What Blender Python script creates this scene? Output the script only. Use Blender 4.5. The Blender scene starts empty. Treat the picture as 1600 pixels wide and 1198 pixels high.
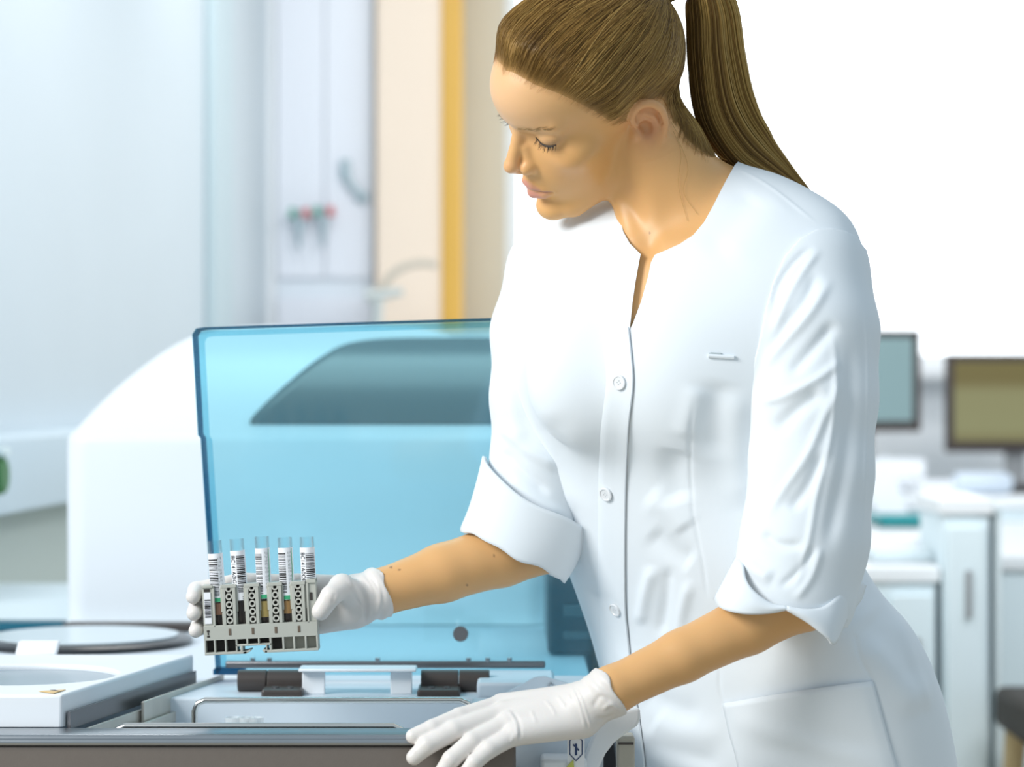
import bpy, bmesh, math, random
import numpy as np
from mathutils import Vector, Matrix

S = bpy.context.scene
COL = S.collection

# ------------------------------------------------------------------ camera
FPX, DIST, CAMZ = 4000.0, 2.8, 1.2          # focal length in pixels, focus distance, eye height
cam_data = bpy.data.cameras.new('camera')
cam = bpy.data.objects.new('camera', cam_data)
COL.objects.link(cam)
cam.location = (0, -DIST, CAMZ)
cam.rotation_euler = (math.radians(90), 0, 0)
cam_data.sensor_width = 36.0
cam_data.lens = 36.0 * FPX / 1600.0
cam_data.clip_start = 0.05
cam_data.dof.use_dof = True
cam_data.dof.focus_distance = DIST - 0.04
cam_data.dof.aperture_fstop = 4.0
S.camera = cam

def P(px, py, y):
    """the place seen at pixel (px, py) of the 1600x1198 frame, at depth y"""
    d = DIST + y
    return Vector(((px - 800.0) / FPX * d, y, CAMZ - (py - 599.0) / FPX * d))

# ------------------------------------------------------------------ world and lights
world = bpy.data.worlds.new('overcast_sky')
S.world = world
world.use_nodes = True
bg = world.node_tree.nodes['Background']
bg.inputs[0].default_value = (0.74, 0.89, 1.0, 1)
bg.inputs[1].default_value = 0.62

def area_light(name, loc, target, size, size_y, power, color):
    d = bpy.data.lights.new(name, 'AREA')
    d.shape = 'RECTANGLE'
    d.size, d.size_y, d.energy, d.color = size, size_y, power, color
    o = bpy.data.objects.new(name, d)
    COL.objects.link(o)
    o.location = loc
    o.rotation_euler = (Vector(target) - Vector(loc)).to_track_quat('-Z', 'Y').to_euler()
    return o

area_light('window_daylight', (-2.35, -1.5, 2.6), (0.0, 0.3, 1.1), 1.4, 1.1, 104, (1.0, 0.985, 0.96))
area_light('added_room_fill', (-0.2, 2.3, 2.8), (-0.2, 2.3, 0), 1.4, 1.0, 18, (1.0, 0.98, 0.95))  # added fill from above to keep the background bright
area_light('added_back_wall_fill', (0.5, 3.7, 2.8), (0.4, 5.4, 1.1), 2.6, 0.4, 17, (1.0, 0.99, 0.97))  # invented lamp, tilted at the back wall to brighten it
area_light('added_bench_fill', (1.5, 1.1, 2.8), (1.25, 3.6, 0.8), 1.2, 0.5, 36, (0.97, 0.99, 1.0))  # extra fill added to lift the benches at the right

S.view_settings.view_transform = 'Standard'
S.view_settings.look = 'None'
S.view_settings.gamma = 1.0
S.view_settings.use_curve_mapping = False
S.view_settings.exposure = 0.0

# ------------------------------------------------------------------ materials
MATS = {}
def mat(name, color, rough=0.5, metal=0.0, emit=None, emit_s=0.0, trans=0.0, ior=1.45, alpha=1.0,
        noise=0.0, noise_scale=40.0, bump=0.0, bump_scale=200.0, sss=0.0, coat=0.0, sheen=0.0, attr=None):
    if name in MATS:
        return MATS[name]
    m = bpy.data.materials.new(name)
    m.use_nodes = True
    nt = m.node_tree
    b = nt.nodes['Principled BSDF']
    b.inputs['Base Color'].default_value = (*color, 1)
    b.inputs['Roughness'].default_value = rough
    b.inputs['Metallic'].default_value = metal
    b.inputs['Transmission Weight'].default_value = trans
    b.inputs['IOR'].default_value = ior
    b.inputs['Alpha'].default_value = alpha
    b.inputs['Coat Weight'].default_value = coat
    b.inputs['Sheen Weight'].default_value = sheen
    if sss:
        b.inputs['Subsurface Weight'].default_value = sss
        b.inputs['Subsurface Radius'].default_value = (1.0, 0.35, 0.15)
        b.inputs['Subsurface Scale'].default_value = 0.006
    if emit is not None:
        b.inputs['Emission Color'].default_value = (*emit, 1)
        b.inputs['Emission Strength'].default_value = emit_s
    tc = nt.nodes.new('ShaderNodeTexCoord')
    src = None
    if attr:
        a = nt.nodes.new('ShaderNodeAttribute')
        a.attribute_name = attr
        src = a.outputs['Color']
        nt.links.new(src, b.inputs['Base Color'])
    if noise:
        n = nt.nodes.new('ShaderNodeTexNoise')
        n.inputs['Scale'].default_value = noise_scale
        n.inputs['Detail'].default_value = 4
        nt.links.new(tc.outputs['Object'], n.inputs['Vector'])
        mr = nt.nodes.new('ShaderNodeMapRange')
        mr.inputs['To Min'].default_value = 1.0 - noise
        mr.inputs['To Max'].default_value = 1.0 + noise * 0.5
        nt.links.new(n.outputs['Fac'], mr.inputs['Value'])
        mx = nt.nodes.new('ShaderNodeMix')
        mx.data_type = 'RGBA'
        mx.blend_type = 'MULTIPLY'
        mx.inputs['Factor'].default_value = 1.0
        if src is not None:
            nt.links.new(src, mx.inputs['A'])
        else:
            mx.inputs['A'].default_value = (*color, 1)
        nt.links.new(mr.outputs['Result'], mx.inputs['B'])
        nt.links.new(mx.outputs['Result'], b.inputs['Base Color'])
    if bump:
        n2 = nt.nodes.new('ShaderNodeTexNoise')
        n2.inputs['Scale'].default_value = bump_scale
        n2.inputs['Detail'].default_value = 3
        nt.links.new(tc.outputs['Object'], n2.inputs['Vector'])
        bp = nt.nodes.new('ShaderNodeBump')
        bp.inputs['Strength'].default_value = bump
        bp.inputs['Distance'].default_value = 0.001
        nt.links.new(n2.outputs['Fac'], bp.inputs['Height'])
        nt.links.new(bp.outputs['Normal'], b.inputs['Normal'])
    MATS[name] = m
    return m

# ------------------------------------------------------------------ objects
def tag(o, label=None, cat=None, group=None, kind=None):
    if label: o['label'] = label
    if cat: o['category'] = cat
    if group: o['group'] = group
    if kind: o['kind'] = kind
    return o

def empty(name, loc=(0, 0, 0), label=None, cat=None, group=None, rotz=0.0):
    o = bpy.data.objects.new(name, None)
    o.empty_display_size = 0.05
    COL.objects.link(o)
    o.location = loc
    o.rotation_euler = (0, 0, rotz)
    return tag(o, label, cat, group)

def link_mesh(name, me, material=None, parent=None, world_space=True):
    o = bpy.data.objects.new(name, me)
    COL.objects.link(o)
    if material is not None:
        for m in (material if isinstance(material, (list, tuple)) else [material]):
            me.materials.append(m)
    if parent is not None:
        o.parent = parent
        if world_space:
            o.matrix_parent_inverse = world_matrix(parent).inverted()
    return o

def world_matrix(o):
    m = o.matrix_basis.copy()
    if o.parent:
        m = world_matrix(o.parent) @ o.matrix_parent_inverse @ m
    return m

def np_mesh(name, V, F, smooth=True):
    """mesh from arrays: V (n,3), F (m,k) with a constant k, or a list of index lists"""
    me = bpy.data.meshes.new(name)
    if isinstance(F, np.ndarray):
        k = F.shape[1]
        me.vertices.add(len(V)); me.vertices.foreach_set('co', np.asarray(V, np.float32).ravel())
        me.loops.add(F.size); me.loops.foreach_set('vertex_index', F.astype(np.int32).ravel())
        me.polygons.add(len(F))
        me.polygons.foreach_set('loop_start', np.arange(0, F.size, k, dtype=np.int32))
        me.update(calc_edges=True)
        me.validate()
    else:
        me.from_pydata([tuple(v) for v in V], [], [tuple(f) for f in F])
        me.update()
    if smooth:
        me.polygons.foreach_set('use_smooth', np.ones(len(me.polygons), dtype=bool))
    return me

def paint(me, colors, name='tone'):
    """per-vertex colour"""
    a = me.color_attributes.new(name, 'FLOAT_COLOR', 'POINT')
    c = np.ones((len(me.vertices), 4), np.float32)
    c[:, :3] = colors
    a.data.foreach_set('color', c.ravel())

class MB:
    """collects shapes into one bmesh"""
    def __init__(self):
        self.bm = bmesh.new()
    def box(self, c, s, rot=None, bevel=0.0, segs=2):
        r = bmesh.ops.create_cube(self.bm, size=1.0)
        vs = r['verts']
        for v in vs:
            v.co = Vector((v.co.x * s[0], v.co.y * s[1], v.co.z * s[2]))
        if bevel:
            es = list({e for v in vs for e in v.link_edges})
            rb = bmesh.ops.bevel(self.bm, geom=es, offset=bevel, segments=segs, affect='EDGES', profile=0.5)
            vs = list({v for f in rb['faces'] for v in f.verts} | {v for v in vs if v.is_valid})
        M = Matrix.Translation(Vector(c)) @ (rot.to_4x4() if rot is not None else Matrix())
        for v in vs:
            v.co = M @ v.co
        return self
    def tube(self, pts, r, n=10, cap=True):
        pts = [Vector(p) for p in pts]
        rs = r if isinstance(r, (list, tuple)) else [r] * len(pts)
        rings = []
        up = None
        for i, p in enumerate(pts):
            t = (pts[min(i + 1, len(pts) - 1)] - pts[max(i - 1, 0)])
            if t.length < 1e-9: t = Vector((0, 0, 1))
            t.normalize()
            if up is None:
                up = t.orthogonal().normalized()
            up = (up - t * up.dot(t)).normalized()
            w = t.cross(up)
            rings.append([self.bm.verts.new(p + (up * math.cos(a) + w * math.sin(a)) * rs[i])
                          for a in (2 * math.pi * k / n for k in range(n))])
        for a, b in zip(rings, rings[1:]):
            for k in range(n):
                self.bm.faces.new((a[k], a[(k + 1) % n], b[(k + 1) % n], b[k]))
        if cap:
            self.bm.faces.new(rings[0][::-1])
            self.bm.faces.new(rings[-1])
        return self
    def lathe(self, c, prof, n=24, axis=(0, 0, 1), closed=False):
        """prof = [(radius, height)...] around an axis through c"""
        q = Vector((0, 0, 1)).rotation_difference(Vector(axis).normalized())
        rings = []
        for r, h in prof:
            if r < 1e-7:
                rings.append([self.bm.verts.new(Vector(c) + q @ Vector((0, 0, h)))])
            else:
                rings.append([self.bm.verts.new(Vector(c) + q @ Vector((r * math.cos(2 * math.pi * k / n), r * math.sin(2 * math.pi * k / n), h))) for k in range(n)])
        pairs = list(zip(rings, rings[1:]))
        if closed: pairs.append((rings[-1], rings[0]))
        for a, b in pairs:
            for k in range(n):
                k2 = (k + 1) % n
                if len(a) == 1 and len(b) == 1: continue
                if len(a) == 1: self.bm.faces.new((a[0], b[k2], b[k]))
                elif len(b) == 1: self.bm.faces.new((a[k], a[k2], b[0]))
                else: self.bm.faces.new((a[k], a[k2], b[k2], b[k]))
        return self
    def prism(self, poly, vec):
        """polygon (3D points) pushed along vec"""
        vec = Vector(vec)
        a = [self.bm.verts.new(Vector(p)) for p in poly]
        b = [self.bm.verts.new(Vector(p) + vec) for p in poly]
        n = len(a)
        self.bm.faces.new(a[::-1]); self.bm.faces.new(b)
        for k in range(n):
            self.bm.faces.new((a[k], a[(k + 1) % n], b[(k + 1) % n], b[k]))
        return self
    def build(self, name, material=None, parent=None, smooth=False, bevel=0.0, segs=2, auto=40.0, world_space=True):
        bmesh.ops.recalc_face_normals(self.bm, faces=self.bm.faces)
        me = bpy.data.meshes.new(name)
        self.bm.to_mesh(me)
        self.bm.free()
        if smooth or bevel:
            for p in me.polygons: p.use_smooth = True
        o = link_mesh(name, me, material, parent, world_space)
        if bevel:
            m = o.modifiers.new('bevel', 'BEVEL')
            m.width = bevel; m.segments = segs; m.limit_method = 'ANGLE'; m.angle_limit = math.radians(35)
            m.harden_normals = False
        if smooth or bevel:
            try:
                me.set_sharp_from_angle(angle=math.radians(auto))
            except Exception:
                pass
        return o

# ------------------------------------------------------------------ distance fields -> one continuous mesh
def A3(p): return np.array([p[0], p[1], p[2]], float)
def smin(a, b, k):
    if k <= 0: return np.minimum(a, b)
    h = np.maximum(k - np.abs(a - b), 0.0) / k
    return np.minimum(a, b) - h * h * h * k / 6.0
def smax(a, b, k): return -smin(-a, -b, k)
def sd_ball(p, c, r): return np.linalg.norm(p - A3(c), axis=1) - r
def sd_ell(p, c, r, R=None):
    q = p - A3(c)
    if R is not None: q = q @ R
    r = A3(r)
    k0 = np.linalg.norm(q / r, axis=1)
    k1 = np.linalg.norm(q / (r * r), axis=1) + 1e-12
    return k0 * (k0 - 1.0) / k1
def sd_cone(p, a, b, ra, rb):
    a, b = A3(a), A3(b)
    ba = b - a; l2 = ba @ ba; rr = ra - rb; a2 = l2 - rr * rr; il2 = 1.0 / l2
    pa = p - a; y = pa @ ba; z = y - l2
    x = pa * l2 - y[:, None] * ba
    x2 = (x * x).sum(1); y2 = y * y * l2; z2 = z * z * l2
    k = np.sign(rr) * rr * rr * x2
    out = (np.sqrt(np.maximum(x2 * a2 * il2, 0)) + y * rr) * il2 - ra
    m1 = np.sign(z) * a2 * z2 > k
    m2 = (~m1) & (np.sign(y) * a2 * y2 < k)
    out[m1] = np.sqrt(x2[m1] + z2[m1]) * il2 - rb
    out[m2] = np.sqrt(x2[m2] + y2[m2]) * il2 - ra
    return out
def sd_chain(p, pts, rs, k=0.0):
    d = None
    for i in range(len(pts) - 1):
        c = sd_cone(p, pts[i], pts[i + 1], rs[i], rs[i + 1])
        d = c if d is None else smin(d, c, k)
    return d
def near(p, c, r):
    """mask of points close to c, so costly details are only worked out where they matter"""
    return np.abs(p - A3(c)).max(1) < r

def field_mesh(f, lo, hi, h, slack=1.5, newton=2):
    """surface nets on the blocks the surface passes through, then pulled onto the surface"""
    n = 12
    lo = np.array(lo, float); hi = np.array(hi, float)
    nb = np.ceil((hi - lo) / (h * n)).astype(int)
    ii = np.stack(np.meshgrid(*[np.arange(k) for k in nb], indexing='ij'), -1).reshape(-1, 3)
    cen = lo + (ii + 0.5) * n * h
    keep = np.abs(f(cen)) < slack * 0.866 * n * h + 0.004
    ii = ii[keep]
    g = np.stack(np.meshgrid(*[np.arange(n + 1)] * 3, indexing='ij'), -1).reshape(-1, 3)
    N = nb * n + 2
    verts, ids, quads = [], [], []
    def cid(c): return (c[..., 0].astype(np.int64) * N[1] + c[..., 1]) * N[2] + c[..., 2]
    edges = [(a, b) for a in range(8) for b in (a ^ 1, a ^ 2, a ^ 4) if b > a]
    corner = np.array([[(c >> 2) & 1, (c >> 1) & 1, c & 1] for c in range(8)])
    B = 64
    for s in range(0, len(ii), B):
        blk = ii[s:s + B]
        pts = (lo + (blk[:, None, :] * n + g[None]) * h).reshape(-1, 3)
        v = f(pts).reshape(len(blk), n + 1, n + 1, n + 1)
        ins = v < 0
        cs = np.stack([v[:, c[0]:n + c[0], c[1]:n + c[1], c[2]:n + c[2]] for c in corner], -1)
        si = cs < 0
        act = si.any(-1) & ~si.all(-1)
        w = np.argwhere(act)
        if len(w):
            cv = cs[act]
            acc = np.zeros((len(w), 3)); cnt = np.zeros(len(w))
            for a, b in edges:
                va, vb = cv[:, a], cv[:, b]
                m = (va < 0) != (vb < 0)
                t = np.where(m, va / np.where(m, va - vb, 1), 0)
                pt = corner[a] + (corner[b] - corner[a]) * t[:, None]
                acc += pt * m[:, None]; cnt += m
            base = blk[w[:, 0]] * n + w[:, 1:]
            verts.append(lo + (base + acc / cnt[:, None]) * h)
            ids.append(cid(base))
            for ax in range(3):
                sl = [slice(0, n)] * 3
                sl2 = list(sl); sl2[ax] = slice(1, n + 1)
                a = ins[(slice(None), *sl)]; b = ins[(slice(None), *sl2)]
                e = np.argwhere(a != b)
                if not len(e): continue
                fl = a[tuple(e.T)]
                gp = blk[e[:, 0]] * n + e[:, 1:]
                u = np.zeros(3, int); u[(ax + 1) % 3] = 1
                t = np.zeros(3, int); t[(ax + 2) % 3] = 1
                q = np.stack([cid(gp), cid(gp - u), cid(gp - u - t), cid(gp - t)], 1)
                q[~fl] = q[~fl][:, ::-1]
                quads.append(q)
    V = np.concatenate(verts); I = np.concatenate(ids); Q = np.concatenate(quads)
    order = np.argsort(I); Is = I[order]
    k = np.clip(np.searchsorted(Is, Q), 0, len(Is) - 1)
    ok = (Is[k] == Q).all(1)
    F = order[k[ok]]
    for _ in range(newton):
        d, G = grad(f, V, h * 0.5)
        V = V - np.clip(d, -h * .7, h * .7)[:, None] * G / np.maximum(np.linalg.norm(G, axis=1), 0.3)[:, None] ** 2
    used = np.unique(F)
    rm = np.full(len(V), -1); rm[used] = np.arange(len(used))
    return V[used], rm[F]

def grad(f, V, e):
    d = f(V)
    G = np.stack([(f(V + np.eye(3)[i] * e) - f(V - np.eye(3)[i] * e)) / (2 * e) for i in range(3)], 1)
    return d, G

def evaluated(o):
    dg = bpy.context.evaluated_depsgraph_get()
    dg.update()
    return bpy.data.meshes.new_from_object(o.evaluated_get(dg))

def spline(pts, n):
    """Catmull-Rom through pts, n samples"""
    pts = np.array(pts, float)
    ext = np.vstack([2 * pts[0] - pts[1], pts, 2 * pts[-1] - pts[-2]])
    out = []
    for s in np.linspace(0, len(pts) - 1 - 1e-9, n):
        i = int(s); t = s - i
        a, b, c, d = ext[i:i + 4]
        out.append(0.5 * ((2 * b) + (c - a) * t + (2 * a - 5 * b + 4 * c - d) * t * t + (3 * b - a - 3 * c + d) * t ** 3))
    return np.array(out)

def proj(V):
    """pixels of world points"""
    d = V[:, 1] + DIST
    return np.stack([800 + V[:, 0] / d * FPX, 599 - (V[:, 2] - CAMZ) / d * FPX], 1)

# ------------------------------------------------------------------ the room
YB = 5.5                                     # back wall
wall_blue = mat('pale_blue_wall_paint', (.64, .71, .755), .6, noise=.03, noise_scale=3)
wall_white = mat('white_wall_paint', (.84, .86, .88), .6, noise=.02, noise_scale=3)
wall_beige = mat('beige_wall_paint', (.62, .575, .47), .6, noise=.03, noise_scale=3)
wall_low = mat('grey_green_wall_paint', (.52, .59, .56), .6, noise=.03, noise_scale=3)
white_pl = mat('white_plastic', (.80, .82, .84), .35)
frame_w = mat('white_frame_paint', (.85, .86, .87), .4)

def structure(o):
    o['kind'] = 'structure'
    return o

fl = MB().box((0.3, 1.2, -.02), (7.0, 9.6, .04)).build('floor', mat('beige_lino_floor', (.50, .44, .34), .35, noise=.08, noise_scale=8))
structure(fl)
# left wall runs away from the camera, a little to the right
wd = Vector((.075, 1.0, 0)).normalized()
wn = Vector((wd.y, -wd.x, 0))
W0 = P(0, 599, 2.2); W0.z = 0
def lw(t, off, z):                           # t metres along the wall, off metres into the room
    q = W0 + wd * t + wn * off
    return Vector((q.x, q.y, z))
T1 = (YB - W0.y) / wd.y
lwall = MB().prism([lw(-.9, 0, 0), lw(T1, 0, 0), lw(T1, 0, 2.9), lw(-.9, 0, 2.9)], -wn * .12).build('wall_left', wall_blue)
structure(lwall)
lowp = MB().prism([lw(-.9, .001, 0.1), lw(T1 - .01, .001, 0.1), lw(T1 - .01, .001, .96), lw(-.9, .001, .96)], wn * .006).build('trim_1', wall_low)
structure(lowp)
t_a = 2.06
pan = MB()
pan.prism([lw(t_a, .001, .97), lw(t_a + .26, .001, .97), lw(t_a + .26, .001, 2.88), lw(t_a, .001, 2.88)], wn * .028)
structure(pan.build('trim_2', mat('grey_blue_strip_paint', (.55, .66, .70), .5), bevel=.004))
duct = MB()
duct.prism([lw(-.9, .001, .955), lw(-.9, .07, .955), lw(-.9, .07, 1.095), lw(-.9, .06, 1.107), lw(-.9, .001, 1.107)], wd * (T1 + .9 - .40))
cd = duct.build('cable_duct', mat('pale_blue_duct_plastic', (.56, .67, .74), .4), bevel=.003)
tag(cd, 'pale blue cable duct running along the left wall at bench height', 'cable duct')

# back wall with the window
zs, xw0, xw1, zw1 = 1.245, P(789, 0, YB).x, 2.9, 2.75
x_c = lw(T1, 0, 0).x
bw = MB()
bw.box(((x_c + xw0) / 2 - .06, YB + .06, 1.45), (xw0 - x_c + .12, .12, 2.9))
bw.box(((xw0 + xw1) / 2, YB + .06, zs / 2), (xw1 - xw0, .12, zs))
bw.box(((xw0 + xw1) / 2, YB + .06, (zw1 + 2.9) / 2), (xw1 - xw0, .12, 2.9 - zw1))
bw.box((xw1 + .3, YB + .06, 1.45), (.6, .12, 2.9))
structure(bw.build('wall_back', wall_white))
# window: frame bars, mullions, panes that glow themselves in place of the bright sky
wf = MB()
xm = (xw0 + xw1) / 2
for z in (zs + .025, zw1 - .025):
    wf.box((xm, YB + .03, z), (xw1 - xw0, .07, .05))
for x in (xw0 + .02, xw1 - .025):
    wf.box((x, YB + .03, (zs + zw1) / 2), (.05, .07, zw1 - zs))
win = wf.build('window_1', frame_w, bevel=.004)
structure(win)
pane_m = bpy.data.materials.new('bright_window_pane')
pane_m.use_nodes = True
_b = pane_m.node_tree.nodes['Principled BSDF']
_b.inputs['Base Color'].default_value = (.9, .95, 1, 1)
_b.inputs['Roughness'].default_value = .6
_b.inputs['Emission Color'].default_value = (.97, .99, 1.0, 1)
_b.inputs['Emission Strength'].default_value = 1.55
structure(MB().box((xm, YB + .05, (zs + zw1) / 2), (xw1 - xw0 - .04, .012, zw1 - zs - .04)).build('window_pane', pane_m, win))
structure(MB().box((xm, YB - .07, zs - .015), (xw1 - xw0 + .06, .16, .03)).build('trim_3', frame_w, bevel=.004))

# wide rounded pillar, pale orange, and the beige panel beside it
def px_x(px, y): return P(px, 599, y).x
yp = YB - .35
pc = mat('orange_pillar_paint', (.72, .41, .075), .45, noise=.03, noise_scale=5)
pil = MB()
xa, xb = px_x(586, yp), px_x(722, yp)
pil.prism([Vector((xa, yp, 0)), Vector((xb - .05, yp, 0)), Vector((xb - .05, YB - .002, 0)), Vector((xa, YB - .002, 0))], (0, 0, 2.9))
col_ = structure(pil.build('column', mat('pale_peach_paint', (.90, .74, .60), .5, noise=.03, noise_scale=5), bevel=.015, segs=3))
pil = MB().prism([Vector((xb - .064, yp - .012, 0)), Vector((xb - .02, yp - .016, 0)), Vector((xb, yp + .004, 0)), Vector((xb, YB - .003, 0)), Vector((xb - .049, YB - .003, 0)), Vector((xb - .049, yp - .001, 0)), Vector((xb - .064, yp - .001, 0))], (0, 0, 2.9))
structure(pil.build('column_edge', pc, col_, bevel=.006, segs=3))
structure(MB().box(((px_x(715, YB - .1) + px_x(790, YB - .1)) / 2, YB - .051, 1.45), (px_x(790, YB) - px_x(715, YB), .098, 2.9)).build('trim_4', wall_beige, bevel=.004))

# tall white wall cabinet with laboratory taps
yc0 = YB - .25
cabx0, cabx1 = px_x(432, yc0), px_x(584, yc0)
cab = empty('fume_cabinet', ((cabx0 + cabx1) / 2, YB - .13, 0), 'tall white laboratory wall panel with taps left of the orange pillar', 'cabinet')
wc_ = cabx1 - cabx0
structure(MB().box((cabx0 - .019, YB - .125, 1.44), (.036, .246, 2.87)).build('trim_5', wall_white))
MB().box(((cabx0 + cabx1) / 2, (yc0 + YB) / 2, 1.44), (wc_, YB - yc0 - .004, 2.87)).build('body', mat('cool_white_laminate', (.78, .83, .89), .35), cab, bevel=.004)
MB().box((cabx0 + wc_ * .25, yc0 - .006, 2.18), (wc_ * .49, .010, 1.30)).build('door', mat('white_laminate', (.82, .84, .90), .35), cab, bevel=.003)
MB().box((cabx0 + wc_ * .75, yc0 - .006, 2.18), (wc_ * .49, .010, 1.30)).build('door', mat('white_laminate', (.82, .84, .90), .35), cab, bevel=.003)
MB().box((cabx0 + wc_ * .5, yc0 - .006, .78), (wc_ * .98, .010, 1.38)).build('door', mat('white_laminate', (.82, .84, .90), .35), cab, bevel=.003)
grey_fit = mat('grey_metal_fitting', (.42, .52, .56), .35, .6)
def lab_tap(px, py, cols, label):
    c = P(px, py, yc0 - .05)
    t = empty('gas_tap', c, label, 'tap', 'laboratory taps on the white panel')
    m = MB().tube([c + Vector((0, .045, 0)), c + Vector((0, -.01, 0))], .014, 12)
    m.tube([c, c + Vector((0, -.012, -.05)), c + Vector((0, -.012, -.11))], [.014, .012, .004], 12)
    m.build('spout', grey_fit, t, smooth=True)
    for s, col in zip((-1, 1), cols):
        MB().tube([c + Vector((s * .012, -.01, 0)), c + Vector((s * .031, -.012, .002))], [.015, .018], 12).build('handle', col, t, smooth=True)
gr = mat('green_tap_plastic', (.05, .32, .22), .4); rd = mat('red_tap_plastic', (.68, .12, .12), .4)
lab_tap(468, 334, (gr, rd), 'small wall tap with green and red handles, farther from the orange pillar')
lab_tap(506, 331, (gr, rd), 'small wall tap with green and red handles, nearer the orange pillar')
o = MB()
for a, b in (((538, 250), (545, 285)), ((545, 285), (568, 310))):
    o.tube([P(*a, yc0 - .03), P(*b, yc0 - .03)], .011, 10)
o.box(P(540, 265, yc0 - .015), (.03, .03, .06)); o.box(P(566, 308, yc0 - .015), (.035, .03, .03))
tag(o.build('wall_bracket', grey_fit, smooth=True), 'bent grey metal fitting on the white panel above the taps', 'bracket')
# bench-top tap in front of the pillar
tp = empty('swan_neck_tap', P(590, 460, yp - .3), 'pale grey swan neck tap in front of the orange pillar', 'tap')
y_t = yp - .3
pg = mat('pale_grey_tap_metal', (.55, .58, .56), .4, .3)
nk = spline([P(598, 462, y_t), P(604, 440, y_t), P(625, 420, y_t), P(655, 411, y_t), P(684, 413, y_t)], 16)
MB().tube(nk, .012, 12).build('neck', mat('beige_tap_metal', (.60, .53, .44), .4, .2), tp, smooth=True)
MB().tube([P(572, 462, y_t), P(630, 455, y_t)], [.022, .012], 12).build('valve', pg, tp, smooth=True)
MB().tube([P(592, 455, y_t), P(588, 520, y_t)], .016, 12).build('stem', pg, tp, smooth=True)
bk = empty('sink_bench', (px_x(610, y_t), y_t, 0), 'white sink bench below the swan neck tap', 'bench')
zb = P(0, 520, y_t).z
# bench carries the tap; it stands behind the tall lid and the white analyser
MB().box((-.24, y_t + .02, zb - .02), (.90, .52, .04)).build('worktop', mat('white_worktop', (.78, .82, .85), .3), bk, bevel=.004)
MB().box((-.24, y_t + .03, (zb - .04) / 2), (.86, .46, zb - .042)).build('base_cabinet', white_pl, bk, bevel=.004)

# green valve knob on the cable duct, at the edge of the frame
gt = -.32
gv = empty('wall_valve', lw(gt, .07, 1.03), 'green round valve knob on the cable duct at the left edge', 'valve')
c_ = lw(gt, .085, 1.032)
MB().lathe(c_, [(0, -.014), (.031, -.014), (.035, -.009), (.035, .009), (.031, .014), (0, .014)], 24, wn).build('knob', mat('deep_green_plastic', (.02, .16, .03), .4), gv, smooth=True)
MB().box(lw(gt, .087, 1.075), (.034, .04, .016)).build('cap', mat('white_cap_plastic', (.75, .85, .85), .4), gv, bevel=.004)

# ------------------------------------------------------------------ benches and computers at the right, far behind
bench_m = mat('pale_blue_cabinet_laminate', (.76, .86, .90), .45)
top_m = mat('white_bench_top', (.86, .88, .90), .35)
dark_bez = mat('dark_brown_bezel_plastic', (.055, .042, .038), .4)
grey_pl = mat('grey_plastic', (.32, .33, .34), .45)

def bench(name, x0, x1, y0, y1, ztop, label, doors=(), grooves=()):
    b = empty(name, ((x0 + x1) / 2, (y0 + y1) / 2, 0), label, 'bench')
    MB().box(((x0 + x1) / 2, (y0 + y1) / 2, ztop - .018), (x1 - x0 + .02, y1 - y0 + .02, .036)).build('worktop', top_m, b, bevel=.006)
    MB().box(((x0 + x1) / 2, (y0 + y1) / 2, (ztop - .037) / 2), (x1 - x0, y1 - y0, ztop - .038)).build('carcass', bench_m, b, bevel=.003)
    for a, c in doors:
        d = MB().box(((a + c) / 2, y0 - .009, (ztop - .04) / 2 + .02), (c - a - .008, .016, ztop - .12)).build('door', bench_m, b, bevel=.003)
        MB().box((c - .04, y0 - .022, ztop - .2), (.012, .012, .10)).build('handle', grey_pl, d, bevel=.002)
    return b

# near low bench, end unit, and the long desk under the window
yb1 = 2.6
zb1 = P(0, 884, yb1).z
bench('low_cabinet', px_x(1330, yb1), px_x(1462, yb1), yb1, yb1 + .30, zb1, 'low white cabinet directly behind the person, left of the tall unit', doors=[(px_x(1388, yb1), px_x(1460, yb1))])
bench('low_bench', px_x(1330, yb1), 1.45, yb1 + .34, yb1 + 1.72, zb1, 'low white bench behind the tall unit, carrying the teal tray')
ze = P(0, 778, yb1 - .02).z
bench('tall_bench', px_x(1474, yb1 - .02), px_x(1546, yb1 - .02), yb1 - .02, yb1 + .29, ze, 'taller narrow white bench unit next to the low bench', doors=[(px_x(1476, yb1 - .02), px_x(1540, yb1 - .02))])
MB_ = MB().box((px_x(1560, yb1), yb1 + .13, .47), (.014, .26, .94)).build('side_panel', mat('pale_side_panel', (.72, .80, .82), .45), bevel=.003)
tag(MB_, 'pale upright end panel right of the tall bench unit', 'panel')
yd = 4.35
zd = P(0, 772, yd + .1).z
dk = bench('window_desk', px_x(1300, yd), 2.35, yd, yd + .85, zd, 'long white desk under the bright window carrying two monitors', doors=[])

def monitor(x0, x1, z0, z1, y, rz, screen, label, zbase):
    c = Vector(((x0 + x1) / 2, y, zbase))
    m = empty('computer_monitor', c, label, 'monitor', 'monitors on the window desk', rz)
    w, h = x1 - x0, z1 - z0
    def B(cx, cy, cz, sx, sy, sz, nm, mt, bv=.003, par=m):
        o = MB().box((cx, cy, cz), (sx, sy, sz)).build(nm, mt, par, bevel=bv, world_space=False)
        return o
    hc = (z0 + z1) / 2 - zbase
    B(0, 0, hc, w, .035, h, 'casing', dark_bez, .005)
    B(0, -.0185, hc + .004, w - .05, .003, h - .055, 'screen', screen, 0)
    B(0, .034, hc * .5 + .01, .06, .03, hc, 'stand', grey_pl)
    B(0, .02, .009, .24, .18, .014, 'base', grey_pl)
    return m
ym = 4.85
sc1 = mat('grey_blue_screen', (.14, .20, .21), .25, emit=(.16, .245, .255), emit_s=.75)
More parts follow.
